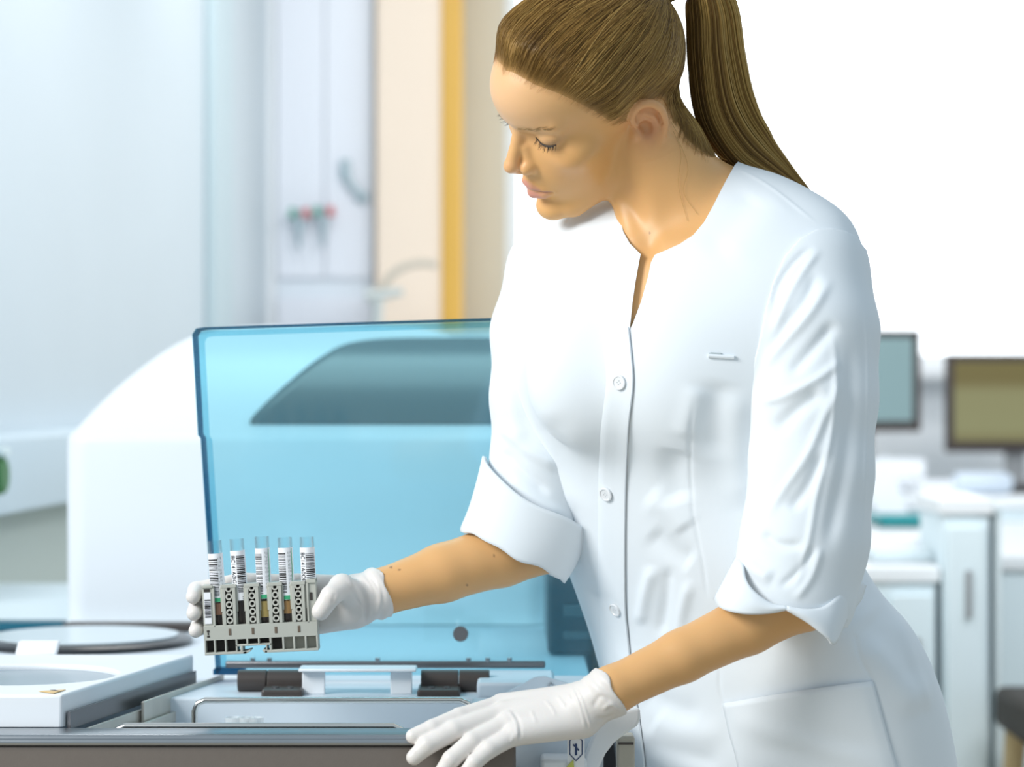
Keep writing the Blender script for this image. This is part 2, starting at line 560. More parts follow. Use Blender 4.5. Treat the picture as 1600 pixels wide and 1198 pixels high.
sc2 = bpy.data.materials.new('olive_screen'); sc2.use_nodes = True
_n = sc2.node_tree; _b = _n.nodes['Principled BSDF']
_b.inputs['Base Color'].default_value = (.05, .045, .02, 1); _b.inputs['Roughness'].default_value = .3
_t = _n.nodes.new('ShaderNodeTexCoord'); _m = _n.nodes.new('ShaderNodeSeparateXYZ')
_r = _n.nodes.new('ShaderNodeValToRGB')
_n.links.new(_t.outputs['Generated'], _m.inputs[0]); _n.links.new(_m.outputs['Z'], _r.inputs[0])
e = _r.color_ramp.elements
e[0].position = 0; e[0].color = (.15, .13, .055, 1); e[1].position = 1; e[1].color = (.12, .095, .022, 1)
for p_, c_ in ((.15, (.22, .22, .11, 1)), (.62, (.21, .205, .10, 1)), (.75, (.12, .092, .025, 1))):
    q = e.new(p_); q.color = c_
_n.links.new(_r.outputs[0], _b.inputs['Emission Color']); _b.inputs['Emission Strength'].default_value = .95
x_of = lambda px: px_x(px, ym)
z_of = lambda py: P(0, py, ym).z
monitor(x_of(1262), x_of(1438), z_of(674), z_of(515), ym, 0.05, sc1, 'dark framed monitor with grey blue screen, just behind the coat', zd)
monitor(x_of(1470), x_of(1690), z_of(705), z_of(553), ym - .08, -.04, sc2, 'dark framed monitor with olive green screen, nearer the right edge', zd)
# things lying on the desk and benches
def thing_box(name, c, s, m, label, cat, rot=0.0, bevel=.004, group=None, tilt=None):
    o = MB().box((0, 0, 0), s).build(name, m, bevel=bevel)
    o.location = c
    o.rotation_euler = tilt if tilt else (0, 0, rot)
    return tag(o, label, cat, group)
paper = mat('white_paper', (.86, .88, .92), .7)
bluepaper = mat('pale_blue_plastic_film', (.68, .76, .86), .4)
thing_box('paper_stack', (px_x(1468, yd + .1), yd + .12, zd + .02), (.13, .16, .036), paper, 'white stack of papers on the window desk between the monitors', 'papers', .1)
rb = MB().lathe((0, 0, 0), [(.0, -.08), (.03, -.08), (.032, -.05), (.032, .06), (.022, .08), (.0, .08)], 20, (1, .1, 0)).build('paper_roll', bluepaper, smooth=True)
rb.location = (px_x(1532, yd + .08), yd + .04, zd + .033); tag(rb, 'pale blue white roll lying on the desk before the olive screen', 'roll')
rb2 = MB().lathe((0, 0, 0), [(.0, -.05), (.045, -.05), (.048, 0), (.045, .06), (.0, .06)], 20, (1, -.1, 0)).build('paper_towel_roll', paper, smooth=True)
rb2.location = (px_x(1420, yd + .2), yd + .30, zd + .05); tag(rb2, 'thick white paper towel roll on the desk left of the papers', 'roll')
kb = empty("keyboard", (px_x(1596, yd + .15), yd + .22, zd + .001), 'dark keyboard on the desk below the olive screen', 'keyboard')
MB().box((0, 0, .011), (.30, .13, .02)).build('body', mat('dark_grey_plastic', (.06, .055, .055), .5), kb, bevel=.004, world_space=False)
kc = mat('key_plastic', (.16, .15, .15), .5)
for r in range(4):
    km = MB()
    for c in range(12): km.box((-.132 + c * .024, -.045 + r * .028, .0235), (.018, .020, .005))
    km.build('key_row', kc, kb, world_space=False)
yt = 4.12
tr = empty('teal_tray', (px_x(1408, yt), yt, zb1), 'shallow teal tray on the low bench beside the leaning sheet', 'tray')
teal = mat('teal_plastic', (.03, .30, .32), .35)
m_ = MB().box((0, 0, .006), (.15, .22, .010))
for sx in (-1, 1): m_.box((sx * .072, 0, .014), (.006, .22, .026))
for sy in (-1, 1): m_.box((0, sy * .107, .014), (.15, .006, .026))
m_.build('body', teal, tr, bevel=.002, world_space=False)
sh = MB().box((0, 0, .09), (.085, .006, .18)).build('leaning_sheet', paper, bevel=.001)
sh.location = (px_x(1400, yt + .14), yt + .15, zb1 + .004); sh.rotation_euler = (-.25, -.28, .2)
tag(sh, 'white sheet standing behind the teal tray beside the coat', 'sheet')
thing_box('white_box', (px_x(1432, yb1 + .5), yb1 + .47, zb1 + .018), (.11, .12, .032), paper, 'flat white box on the low bench in front of the tall unit', 'box', .5)
thing_box('sample_tray', (px_x(1400, yb1 + .15), yb1 + .15, zb1 + .0145), (.13, .14, .025), mat('pale_grey_tray', (.66, .74, .77), .4), 'pale grey tray on the low cabinet left of the tall unit', 'tray', .1)
# chair at the right edge
ch = empty('stool_chair', (px_x(1738, 2.3), 2.3, 0), 'dark seated chair with wooden legs at the right edge', 'chair')
wood = mat('tan_wood', (.50, .38, .20), .5, noise=.2, noise_scale=12)
cx_, cy_ = px_x(1738, 2.3), 2.3
zc_ = P(0, 1122, 2.3).z
MB().box((cx_, cy_, zc_), (.40, .40, .085)).build('seat', mat('black_upholstery', (.03, .025, .02), .7), ch, bevel=.02, segs=3)
MB().box((cx_ + .19, cy_, zc_ + .33), (.03, .38, .30)).build('backrest', mat('black_upholstery', (.03, .025, .02), .7), ch, bevel=.012, segs=3)
MB().box((cx_ + .195, cy_, zc_ + .14), (.02, .05, .22)).build('back_support', wood, ch, bevel=.003)
for sx in (-1, 1):
    for sy in (-1, 1):
        MB().tube([(cx_ + sx * .16, cy_ + sy * .16, zc_ - .04), (cx_ + sx * .19, cy_ + sy * .19, 0)], [.024, .016], 10).build('leg', wood, ch, smooth=True)

# ------------------------------------------------------------------ the analyser in front
ZM = .834                                    # level of its worktop
D_F = 2.68
def at_z(px, py, z):
    """the point at height z seen at (px, py)"""
    d = (CAMZ - z) * FPX / (py - 599.0)
    return Vector(((px - 800) / FPX * d, d - DIST, z))
shell_w = mat('analyser_white_shell', (.78, .82, .86), .35, noise=.015, noise_scale=4)
inner_w = mat('analyser_inner_shell', (.64, .72, .79), .4)
taupe = mat('taupe_painted_metal', (.165, .142, .125), .5, .1, noise=.06, noise_scale=120, bump=.15, bump_scale=500)
steel = mat('brushed_steel', (.36, .385, .41), .28, .9, noise=.08, noise_scale=30)
steel_d = mat('dark_steel', (.20, .20, .21), .35, .8, noise=.08, noise_scale=30)
wire_m = mat('polished_wire', (.74, .71, .67), .18, 1.0)
black_pl = mat('black_plastic', (.058, .048, .044), .42)
ana = empty('laboratory_analyser', (-.35, .1, 0), 'white and taupe laboratory analyser with open blue lid before the person', 'analyser')
yf = D_F - DIST
XL, XR = -1.05, px_x(806, yf)
YR = 1.06                                    # back edge
def bx0(px0, px1, py0, py1, y0, y1):
    a, b = P(px0, py1, y0), P(px1, py0, y0)
    return ((a.x + b.x) / 2, (y0 + y1) / 2, (a.z + b.z) / 2), (b.x - a.x, y1 - y0, b.z - a.z)
# carcass with a recessed tray
xr1, xr0 = px_x(735, .1), px_x(120, yf)
cb = MB()
tz = ZM - .085
XE = .098
cb.box(((XL + XE) / 2, (yf + .02 + YR) / 2, tz / 2), (XE - XL, YR - yf - .02, tz))
yb_t = at_z(0, 1090, ZM).y                    # back edge of the recess
cb.box(((XL + XE) / 2, (yb_t + YR) / 2, (tz + ZM) / 2), (XE - XL, YR - yb_t, ZM - tz + .0001))
cb.box(((xr1 + XE) / 2, (yf + .06 + yb_t) / 2, (tz + ZM) / 2), (XE - xr1, yb_t - yf - .06, ZM - tz + .0001))
cb.build('carcass', inner_w, ana, bevel=.003)
MB().box(((XL + XR) / 2, yf - .010, (ZM - .0105) / 2 + .004), (XR - XL, .02, ZM - .0185)).build('front_panel', taupe, ana, bevel=.003)
rl = MB().box(((XL + XR) / 2, yf + .008, ZM - .004), (XR - XL, .058, .010), bevel=.004, segs=3)
rl.box(((XL + XR) / 2, yf - .018, ZM - .0065), (XR - XL, .012, .007), bevel=.003, segs=3)
rl.build('front_rail', steel, ana, smooth=True)
MB().box((px_x(826, yf + .05), yf + .07, ZM / 2 - .03), (.024, .10, ZM - .08)).build('corner_post', mat('beige_plastic', (.52, .48, .40), .45), ana, bevel=.003)
sp = MB().box(((px_x(845, yf) + px_x(918, yf)) / 2, yf + .065, ZM / 2 - .012), (px_x(918, yf) - px_x(845, yf), .10, ZM - .035)).build('side_panel', shell_w, ana, bevel=.004)
# the sticker with a hexagon mark, on the white panel
blue_ink = mat('navy_ink', (.03, .06, .16), .5)
lx, lz, ly = px_x(918, yf + .008), P(0, 1168, yf + .01).z, yf + .0135
st = MB().box((lx - .012, ly, lz), (.018, .0012, .050)).build('sticker', paper, sp)
hx = [(math.cos(a) * .0075, math.sin(a) * .014) for a in (math.pi / 6 + k * math.pi / 3 for k in range(6))]
hm_ = MB()
for k in range(6):
    a, b = hx[k], hx[(k + 1) % 6]
    hm_.tube([(lx - .012 + a[0], ly - .001, lz + a[1]), (lx - .012 + b[0], ly - .001, lz + b[1])], .0006, 6)
hm_.tube([(lx - .012, ly - .001, lz - .008), (lx - .012, ly - .001, lz + .004)], .0012, 6)
hm_.tube([(lx - .015, ly - .001, lz + .003), (lx - .009, ly - .001, lz - .003)], .0009, 6)
hm_.build('sticker_mark', blue_ink, sp)
MB().prism([P(884, 1199, yf + .012), P(897, 1199, yf + .012), P(896, 1186, yf + .012)], (0, -.002, 0)).build('warning_triangle', mat('yellow_green_label', (.55, .58, .12), .5), sp)

# white curved flap and the grey beige block beside it, under her wrist
fy = yf + .03
fo_ = [(1000, 1106), (1001, 1122), (996, 1134), (978, 1146), (960, 1160), (946, 1178), (936, 1200), (936, 1260), (900, 1260), (914, 1180), (930, 1140), (960, 1112)]
MB().prism([P(*q, fy) for q in fo_], (0, .014, 0)).build('side_flap', shell_w, ana, bevel=.003)
MB().box(*bx0(964, 992, 1150, 1300, fy + .018, fy + .05)).build('side_block', mat('grey_beige_block', (.42, .40, .34), .5), ana, bevel=.003)
MB().box(*bx0(966, 990, 1160, 1163, fy + .0165, fy + .02)).build('block_seam', black_pl, ana)

# two bent wire guards
def guard(x0, x1, y, z, r, drop, right=True):
    q = .012
    pts = [(x0, y, z - drop), (x0, y, z - q), (x0 + q * .3, y, z - q * .3), (x0 + q, y, z), (x1 - q, y, z), (x1 - q * .3, y, z - q * .3), (x1, y, z - q), (x1, y, z - drop)]
    return MB().tube(pts, r, 10)
gb_ = at_z(0, 1093, ZM + .004).y + .0
guard(px_x(304, gb_ - .02), px_x(736, gb_ - .02), gb_ - .02, ZM + .006, .0034, .085).build('wire_guard', wire_m, ana, smooth=True)
gf_ = yf + .055
guard(px_x(178, gf_), px_x(632, gf_), gf_, P(0, 1134, gf_).z, .0035, .06).build('wire_guard', wire_m, ana, smooth=True)
# little clear cups inside the tray
cup_m = mat('clear_cup_plastic', (.85, .9, .92), .15, alpha=.35)
for px in (365, 385, 398):
    MB().lathe(P(px, 1163, .0), [(.0, 0), (.009, 0), (.010, .03), (.0085, .03), (.008, .002), (.0, .002)], 14).build('cup', cup_m, ana, smooth=True)

# raised white bracket between the hinges, hinge ledge, hinges
yh = at_z(0, 1088, ZM).y + .02
def bx(px0, px1, py0, py1, y0, y1, z_from_front=True):
    """box whose front face covers the given pixels at depth y0"""
    a, b = P(px0, py1, y0), P(px1, py0, y0)
    return ((a.x + b.x) / 2, (y0 + y1) / 2, (a.z + b.z) / 2), (b.x - a.x, y1 - y0, b.z - a.z)
br = MB()
br.box(*bx(472, 508, 1047, 1085, yh, yh + .004)); br.box(*bx(610, 644, 1047, 1085, yh, yh + .004))
br.box(*bx(466, 650, 1045, 1050, yh - .012, yh + .03))
br.build('bracket', shell_w, ana, bevel=.0015)
zl = P(0, 1050, yh + .12).z                  # lid axis height
def hinge(pa, pb, flip):
    h = empty('hinge', (0, 0, 0)); h.parent = ana; h.matrix_parent_inverse = world_matrix(ana).inverted()
    y = yh + .03
    zt, zb_ = P(0, 1046, y).z, P(0, 1083, y).z
    r = (zt - zb_) * .46
    zc = zt - r
    w = pb - pa
    mid = pa + w * (.46 if not flip else .54)
    c1 = ((pa, mid), (mid, pb)) if not flip else ((mid, pb), (pa, mid))
    X = lambda p: px_x(p, y)
    MB().tube([(X(c1[0][0]) + .0008, y, zc), (X(c1[0][1]) - .0008, y, zc)], r, 24).build('barrel', black_pl, h, bevel=.0012, auto=50)
    b = MB().tube([(X(c1[1][0]), y, zc), (X(c1[1][1]), y, zc)], r, 24)
    b.box(((X(c1[1][0]) + X(c1[1][1])) / 2, y, zc - r * .4), (X(c1[1][1]) - X(c1[1][0]), r * 2, r * .9))
    b.build('knuckle', black_pl, h, bevel=.0012, auto=50)
    MB().box(((X(c1[1][0]) + X(c1[1][1])) / 2, y - .02, (zb_ + ZM) / 2 + .0035), (X(c1[1][1]) - X(c1[1][0]) + .006, .062, .012), bevel=.003).build('mount_foot', black_pl, h)
    for s in (.3, .7):
        xx = X(c1[1][0]) + (X(c1[1][1]) - X(c1[1][0])) * s
        MB().lathe((xx, y - .037, (zb_ + ZM) / 2 + .0095), [(0, 0), (.004, 0), (.004, .0016), (0, .0016)], 12).build('screw', steel_d, h)
hinge(371, 474, False)
hinge(658, 766, True)
MB().box(*bx(745, 868, 1066, 1092, yh - .03, yh + .1)).build('housing', inner_w, ana, bevel=.004)
pl_ = MB().prism([P(768, 1095, yh - .05), P(905, 1072, yh - .05), P(850, 1056, yh - .05), P(835, 1058, yh - .05)], (0, .006, 0))
pl_.build('sloping_guard', inner_w, ana)
mk = MB().tube([P(856, 1073, yh - .053), P(861, 1066, yh - .053), P(864, 1071, yh - .053)], .0012, 6).build('clip', steel, ana)

# the blue see-through lid: plate with a flange all round, leaning a little towards the camera
def clear_blue(name, col, gloss=.06):
    m = bpy.data.materials.new(name); m.use_nodes = True
    nt = m.node_tree; nt.nodes.remove(nt.nodes['Principled BSDF'])
    out = nt.nodes['Material Output']
    t = nt.nodes.new('ShaderNodeBsdfTransparent'); t.inputs[0].default_value = (*col, 1)
    g = nt.nodes.new('ShaderNodeBsdfGlossy'); g.inputs['Roughness'].default_value = .12
    d = nt.nodes.new('ShaderNodeBsdfDiffuse'); d.inputs[0].default_value = (col[0] * .4, col[1] * .7, col[2] * .9, 1)
    m1 = nt.nodes.new('ShaderNodeMixShader'); m1.inputs[0].default_value = .05
    m2 = nt.nodes.new('ShaderNodeMixShader'); m2.inputs[0].default_value = gloss
    nt.links.new(t.outputs[0], m1.inputs[1]); nt.links.new(d.outputs[0], m1.inputs[2])
    nt.links.new(m1.outputs[0], m2.inputs[1]); nt.links.new(g.outputs[0], m2.inputs[2])
    nt.links.new(m2.outputs[0], out.inputs[0])
    return m
lid_m = clear_blue('blue_clear_lid', (.66, .895, .945))
rim_m = clear_blue('blue_lid_rim', (.035, .30, .44), .05)
yl0, yl1 = yh + .12, yh + .00                # bottom and top depth of the lid
def LP(px, py):                              # point on the lid plane
    t = (1052 - py) / (1052 - 505)
    return P(px, py, yl0 + (yl1 - yl0) * t)
outl = [(337, 1054), (313, 684), (309, 680), (300, 522), (306, 513), (318, 511), (560, 503), (1010, 489), (1060, 500), (1062, 1056)]
lid = empty('lid', LP(640, 1052)); lid.parent = ana; lid.matrix_parent_inverse = world_matrix(ana).inverted()
back = Vector((0, .004, 0))
MB().prism([LP(*p) for p in outl], back).build('lid_plate', lid_m, lid)
rim = MB()
inn = [(345, 1048), (321, 684), (317, 678), (309, 526), (313, 519), (322, 517), (560, 509), (1008, 496), (1052, 505), (1054, 1050)]
def strip(i0, i1, w):
    for i in range(i0, i1):
        a, b = LP(*outl[i]), LP(*outl[i + 1])
        ai, bi = LP(*inn[i]), LP(*inn[i + 1])
        ai = a + (ai - a) * w; bi = b + (bi - b) * w
        rim.prism([a + Vector((0, .0045, 0)), b + Vector((0, .0045, 0)), bi + Vector((0, .0045, 0)), ai + Vector((0, .0045, 0))], (0, .022, 0))
strip(0, 9, .62)
rim.build('lid_rim', rim_m, lid)
ri2 = MB()
for i in range(0, 9):
    a, b = LP(*inn[i]), LP(*inn[i + 1])
    c = LP(640, 780)
    a2, b2 = a + (c - a) * .03, b + (c - b) * .03
    ri2.prism([a + Vector((0, .0046, 0)), b + Vector((0, .0046, 0)), b2 + Vector((0, .0046, 0)), a2 + Vector((0, .0046, 0))], (0, .002, 0))
ri2.build('lid_flange', clear_blue('blue_lid_flange', (.72, .90, .95), .04), lid)
hs = MB().box(*bx(352, 852, 1033, 1044, yl0 - .012, yl0 - .002))
hs.build('hinge_strip', steel_d, lid, bevel=.002)
for px in (395, 421, 590, 732, 762, 796):
    MB().lathe(P(px, 1034, yl0 - .009), [(0, 0), (.003, 0), (.003, .005), (0, .006)], 10).build('screw', steel, lid)
MB().box(*bx(333, 380, 1046, 1054, yl0 - .004, yl0 + .03)).build('lid_corner', rim_m, lid)
kn = LP(720, 990)
MB().lathe(kn + Vector((0, -.002, 0)), [(0, .016), (.009, .016), (.0095, .012), (.0075, .004), (.0075, 0), (0, 0)], 20, (0, -1, .1)).build('knob', steel_d, lid, smooth=True)

# white sliding module at the left, with its round window and rails
mod = empty('module', (-.6, .1, ZM)); mod.parent = ana; mod.matrix_parent_inverse = world_matrix(ana).inverted()
zt = .8695
fr, bk_ = at_z(97, 1085, zt), at_z(303, 1022, zt)
flx = Vector((XL + .02, fr.y, zt)); blx = Vector((XL + .02, bk_.y, zt))
zb0 = ZM + .0012
down = Vector((0, 0, zb0 - zt))
cdisc = Vector((px_x(37, .11), .112, zt)); rdisc = .1055
dr = Vector((0, 0, -.006))
m_ = MB()
# top with a round hole
ring_n = 48
top_o = []
quad = [flx, fr, bk_, blx]
bm = m_.bm
hole = [bm.verts.new(cdisc + Vector((rdisc * math.cos(2 * math.pi * k / ring_n), rdisc * math.sin(2 * math.pi * k / ring_n), 0))) for k in range(ring_n)]
hole2 = [bm.verts.new(v.co + Vector((0, 0, -.006))) for v in hole]
def quad_hit(a):
    d = Vector((math.cos(a), math.sin(a), 0)); best = 9
    for i in range(4):
        p, q = quad[i], quad[(i + 1) % 4]; e = q - p
        den = d.x * e.y - d.y * e.x
        if abs(den) < 1e-9: continue
        w = p - cdisc
        t = (w.x * e.y - w.y * e.x) / den; s = (w.x * d.y - w.y * d.x) / den
        if t > 0 and -1e-6 <= s <= 1 + 1e-6: best = min(best, t)
    return cdisc + d * best
angs = [(2 * math.pi * k / ring_n, k, None) for k in range(ring_n)]
outer = [bm.verts.new(quad_hit(2 * math.pi * k / ring_n)) for k in range(ring_n)]
for qv in quad:                               # move the nearest ray end into each corner
    k = min(range(ring_n), key=lambda i: (outer[i].co - qv).length)
    outer[k].co = qv
outer2 = [bm.verts.new(v.co + down) for v in outer]
for k in range(ring_n):
    j = (k + 1) % ring_n
    bm.faces.new((hole[k], hole[j], outer[j], outer[k]))
    bm.faces.new((hole[j], hole[k], hole2[k], hole2[j]))
    bm.faces.new((outer[k], outer[j], outer2[j], outer2[k]))
m_.build('cover', shell_w, mod, bevel=.0035, segs=3)
MB().lathe(cdisc + Vector((0, 0, -.0075)), [(0, 0), (rdisc + .004, 0), (rdisc + .004, .0015), (0, .0015)], 48).build('round_window', mat('grey_blue_glass', (.24, .31, .36), .22), mod)
wt = [at_z(60, 1080, zt + .0006), at_z(84, 1083.2, zt + .0006), at_z(103, 1077.5, zt + .0006)]
MB().prism(wt, (0, 0, .0006)).build('warning_sticker', mat('yellow_sticker', (.66, .46, .20), .5), mod)
MB().prism([w + Vector((0, 0, .0007)) for w in (wt[0].lerp(wt[2], .42), wt[1].lerp(wt[2], .45), wt[2].lerp(wt[0], .40))], (0, 0, .0003)).build('warning_mark', black_pl, mod)
# dark side skirt and slide rails under its right flank
fdir = (bk_ - fr).normalized()
side = Vector((fdir.y, -fdir.x, 0))
fr0 = Vector((fr.x, fr.y, 0)); L_ = (bk_ - fr).length
def flank(t0, t1, z0, z1, off, thick): 
    return [fr0 + fdir * (L_ * t0) + side * off + Vector((0, 0, z0)), fr0 + fdir * (L_ * t1) + side * off + Vector((0, 0, z0)),
            fr0 + fdir * (L_ * t1) + side * off + Vector((0, 0, z1)), fr0 + fdir * (L_ * t0) + side * off + Vector((0, 0, z1))], side * thick
MB().prism(*flank(.02, .98, ZM - .002, ZM + .0165, .002, .004)).build('side_skirt', steel_d, mod)
rails = MB()
rails.prism(*flank(.06, .5, ZM - .034, ZM - .004, .012, .004))
rails.prism(*flank(.45, 1.12, ZM - .022, ZM + .006, .018, .004))
rails.prism(*flank(.34, .72, ZM - .028, ZM - .016, .024, .004))
rails.build('slide_rail', mat('worn_steel', (.66, .63, .57), .4, .5, noise=.3, noise_scale=18), mod, bevel=.001)
# white tab behind the module
tb = empty('tab', (0, 0, 0)); tb.parent = ana; tb.matrix_parent_inverse = world_matrix(ana).inverted()
yt_ = bk_.y + .03
MB().prism([P(22, 1024, yt_), P(88, 1024, yt_), P(93, 1001, yt_ + .02), P(28, 1001, yt_ + .02)], (0, .012, 0)).build('tab_plate', shell_w, tb, bevel=.003)
# round dark carousel behind, with a pale cover
cc = Vector((-.60, .80, ZM + .001))
car = empty('carousel', cc); car.parent = ana; car.matrix_parent_inverse = world_matrix(ana).inverted()
MB().lathe(cc, [(0, 0), (.150, 0), (.150, .006), (.142, .010), (0, .010)], 64).build('rotor_rim', mat('black_gloss_plastic', (.02, .022, .025), .2), car, smooth=True)
MB().lathe(cc, [(0, .0105), (.130, .0105), (.130, .0125), (0, .0125)], 64).build('rotor_cover', mat('pale_disc_plastic', (.60, .70, .76), .2), car)
MB().box(((px_x(104, .99) + px_x(345, .99)) / 2, .99, ZM + .0065), (px_x(345, .99) - px_x(104, .99), .05, .011)).build('hood_gap_shade', black_pl, ana, bevel=.002)  # dark strip standing in for the shadow gap under the hood

# ------------------------------------------------------------------ second analyser with the curved white hood, on the bench behind
ZB = .83
rbx0, rbx1, rby0, rby1 = -.98, .42, 1.08, 1.95
rb_ = empty('instrument_bench', ((rbx0 + rbx1) / 2, (rby0 + rby1) / 2, 0), 'pale bench carrying the white curved hood analyser behind the lid', 'bench')
MB().box(((rbx0 + rbx1) / 2, (rby0 + rby1) / 2, ZB - .02), (rbx1 - rbx0, rby1 - rby0, .04)).build('worktop', bench_m, rb_, bevel=.004)
MB().box(((rbx0 + rbx1) / 2, (rby0 + rby1) / 2, (ZB - .042) / 2), (rbx1 - rbx0 - .04, rby1 - rby0 - .04, ZB - .044)).build('cabinet', bench_m, rb_)
hood = empty('hood_analyser', (-.3, 1.4, ZB), 'white analyser with curved hood and dark smoked window behind the blue lid', 'analyser')
LEV = [(ZB + .002, 101, 1.105), (.90, 100, 1.10), (1.02, 99.5, 1.10), (1.10, 99.5, 1.10), (1.116, 101, 1.102), (1.124, 107, 1.109), (1.135, 118, 1.118), (1.165, 147, 1.148), (1.20, 185, 1.195),
       (1.235, 229, 1.255), (1.262, 268, 1.325), (1.283, 310, 1.41), (1.295, 362, 1.50), (1.300, 420, 1.60)]
def ring(x0, x1, y0, y1, z, r=.035, n=6):
    out = []
    for cx, cy, a0 in ((x0 + r, y0 + r, math.pi), (x1 - r, y0 + r, 1.5 * math.pi), (x1 - r, y1 - r, 0), (x0 + r, y1 - r, .5 * math.pi)):
        for k in range(n + 1):
            a = a0 + k / n * math.pi / 2
            out.append((cx + r * math.cos(a), cy + r * math.sin(a), z))
    return out
LEVS = spline(LEV, 90)
LEVS = [l for i, l in enumerate(LEVS)]
m_ = MB(); prev = None
xmid = px_x(478, 1.1)
for z, px, y in LEVS:
    x0 = px_x(px, y)
    rr = ring(x0, 2 * xmid - x0, y, 1.80, z)
    cur = [m_.bm.verts.new(v) for v in rr]
    if prev:
        for k in range(len(cur)): m_.bm.faces.new((prev[k], prev[(k + 1) % len(cur)], cur[(k + 1) % len(cur)], cur[k]))
    else: m_.bm.faces.new(cur[::-1])
    prev = cur
m_.bm.faces.new(prev)
m_.build('hood_shell', shell_w, hood, smooth=True, auto=30)
zz = np.array([l[0] for l in LEVS]); yy = np.array([l[2] for l in LEVS])
def on_hood(px, py, off=.003):
    y = 1.2
    for _ in range(40):
        y = .5 * y + .5 * float(np.interp(P(px, py, y).z, zz, yy))
    return P(px, py, y - off)
rows = [(662, 391), (656, 392), (640, 406), (615, 432), (590, 461), (570, 486), (552, 513), (543, 530), (536, 552), (531, 590), (529, 640)]
rws = spline(rows, 28)
m_ = MB(); prev = None
for py, xl in rws:
    cur = [m_.bm.verts.new(on_hood(xl + (812 - xl) * k / 20, py)) for k in range(21)]
    if prev:
        for k in range(20): m_.bm.faces.new((prev[k], prev[k + 1], cur[k + 1], cur[k]))
    prev = cur
o = m_.build('hood_window', mat('smoked_grey_window', (.10, .115, .12), .22), hood, smooth=True)
sm = o.modifiers.new('thick', 'SOLIDIFY'); sm.thickness = .004; sm.offset = 0
# dark instrument on the right end of that bench, and the blue edged cover at its left
di = empty('dark_instrument', (.2, .84, 0), 'black boxed instrument seen through the lid beside the coat', 'instrument')
dx0, dx1, dy0, dy1 = .048, .34, .64, 1.05
dzt = P(0, 884, dy0).z
MB().box(((dx0 + dx1) / 2, (dy0 + dy1) / 2, (ZM + .002 + dzt) / 2), (dx1 - dx0, dy1 - dy0, dzt - ZM - .002)).build('casing', mat('black_instrument_plastic', (.016, .018, .021), .4), di, bevel=.006)
MB().box(((XE + .012 + dx1) / 2, (dy0 + dy1) / 2, (ZM + .001) / 2), (dx1 - XE - .012, dy1 - dy0, ZM + .001)).build('stand', mat('black_instrument_plastic', (.016, .018, .021), .4), di)
MB().box(((dx0 + .012 + dx1) / 2, dy0 - .003, .895), (dx1 - dx0 - .03, .006, .016)).build('front_slot', mat('dark_grey_slot', (.07, .08, .085), .4), di, bevel=.002)
MB().box(((dx0 + .012 + dx1) / 2, dy0 - .003, .862), (dx1 - dx0 - .03, .006, .010)).build('front_slot', mat('dark_grey_slot', (.07, .08, .085), .4), di, bevel=.002)
cv = MB().box(((px_x(100, .98) + XL) / 2, .99, ZM + .008), (px_x(100, .98) - XL, .05, .014)).build('blue_edge_cover', mat('blue_cover_plastic', (.008, .11, .17), .2), ana, bevel=.004)

# ------------------------------------------------------------------ the person: head field (X forward, Y her left, Z up, metres from between the ears)
def head_axes(a, t, r):
    a, t, r = np.radians([a, t, r])
    f = np.array([-np.cos(a) * np.cos(t), -np.sin(a) * np.cos(t), -np.sin(t)])
    l0 = np.array([np.sin(a), -np.cos(a), 0.0]); u0 = np.cross(f, l0)
    l = np.cos(r) * l0 + np.sin(r) * u0
    return np.stack([f, l, np.cross(f, l)], 1)
HR = head_axes(20, 31, -32)
HS = 1.035
HO = np.array(P(933, 156, 0.0))
def to_head(p): return (p - HO) @ HR / HS
def from_head(q): return np.asarray(q) * HS @ HR.T + HO

def ear_field(q, side):
    """q in head space"""
    c = np.array([-0.013, 0.0705, -0.0075])
    q = (q * np.array([1, side, 1]) - c) / 1.06 + c
    a = np.radians(24)
    eu = np.array([np.cos(a), -np.sin(a), 0.0])
    ev = np.array([-0.16, 0.12, 1.0]); ev -= eu * (ev @ eu); ev /= np.linalg.norm(ev)
    ew = np.cross(ev, eu) * 1.0
    if ew[1] < 0: ew = -ew
    e = np.stack([(q - c) @ eu, (q - c) @ ev, (q - c) @ ew], 1)
    d = sd_ell(e, (-.001, .002, -.001), (.0165, .0285, .0045))
    d = smin(d, sd_ell(e, (.006, -.002, -.008), (.012, .02, .010)), .006)
    d = smin(d, sd_ell(e, (.004, -.026, .0), (.0085, .0095, .0042)), .006)
    hel = [(.004, .000, .001), (.0125, .009, .003), (.0125, .020, .004), (.005, .029, .0045), (-.006, .0295, .005), (-.0145, .022, .005), (-.0175, .010, .005), (-.0165, -.003, .0045), (-.0115, -.0145, .003), (-.004, -.023, .001)]
    hel = spline(hel, 22)
    d = smin(d, sd_chain(e, hel, list(np.interp(np.linspace(0, 1, 22), [0, .3, .6, 1], [.0024, .0042, .0040, .0034])), .001), .003)
    conch = sd_ell(e, (.003, -.004, .005), (.0085, .0125, .0110))
    d = smax(d, -conch, .003)
    scap = sd_chain(e, [(-.002, .0225, .006), (-.0115, .014, .006), (-.0135, .002, .006)], [.0022, .0026, .002], .001)
    d = smax(d, -scap, .002)
    ant = spline([(.001, .0175, .0015), (-.007, .011, .002), (-.0095, .001, .002), (-.007, -.0095, .002), (-.001, -.0155, .002)], 9)
    d = smin(d, sd_chain(e, ant, [.0026] * 9, .001), .003)
    d = smin(d, sd_ell(e, (.0115, -.0045, .002), (.0035, .0055, .004)), .004)
    d = smin(d, sd_ball(e, (.0035, -.0155, .002), .0035), .004)
    return d * 1.06

def mir(q): 
    m = q.copy(); m[:, 1] = np.abs(m[:, 1]); return m

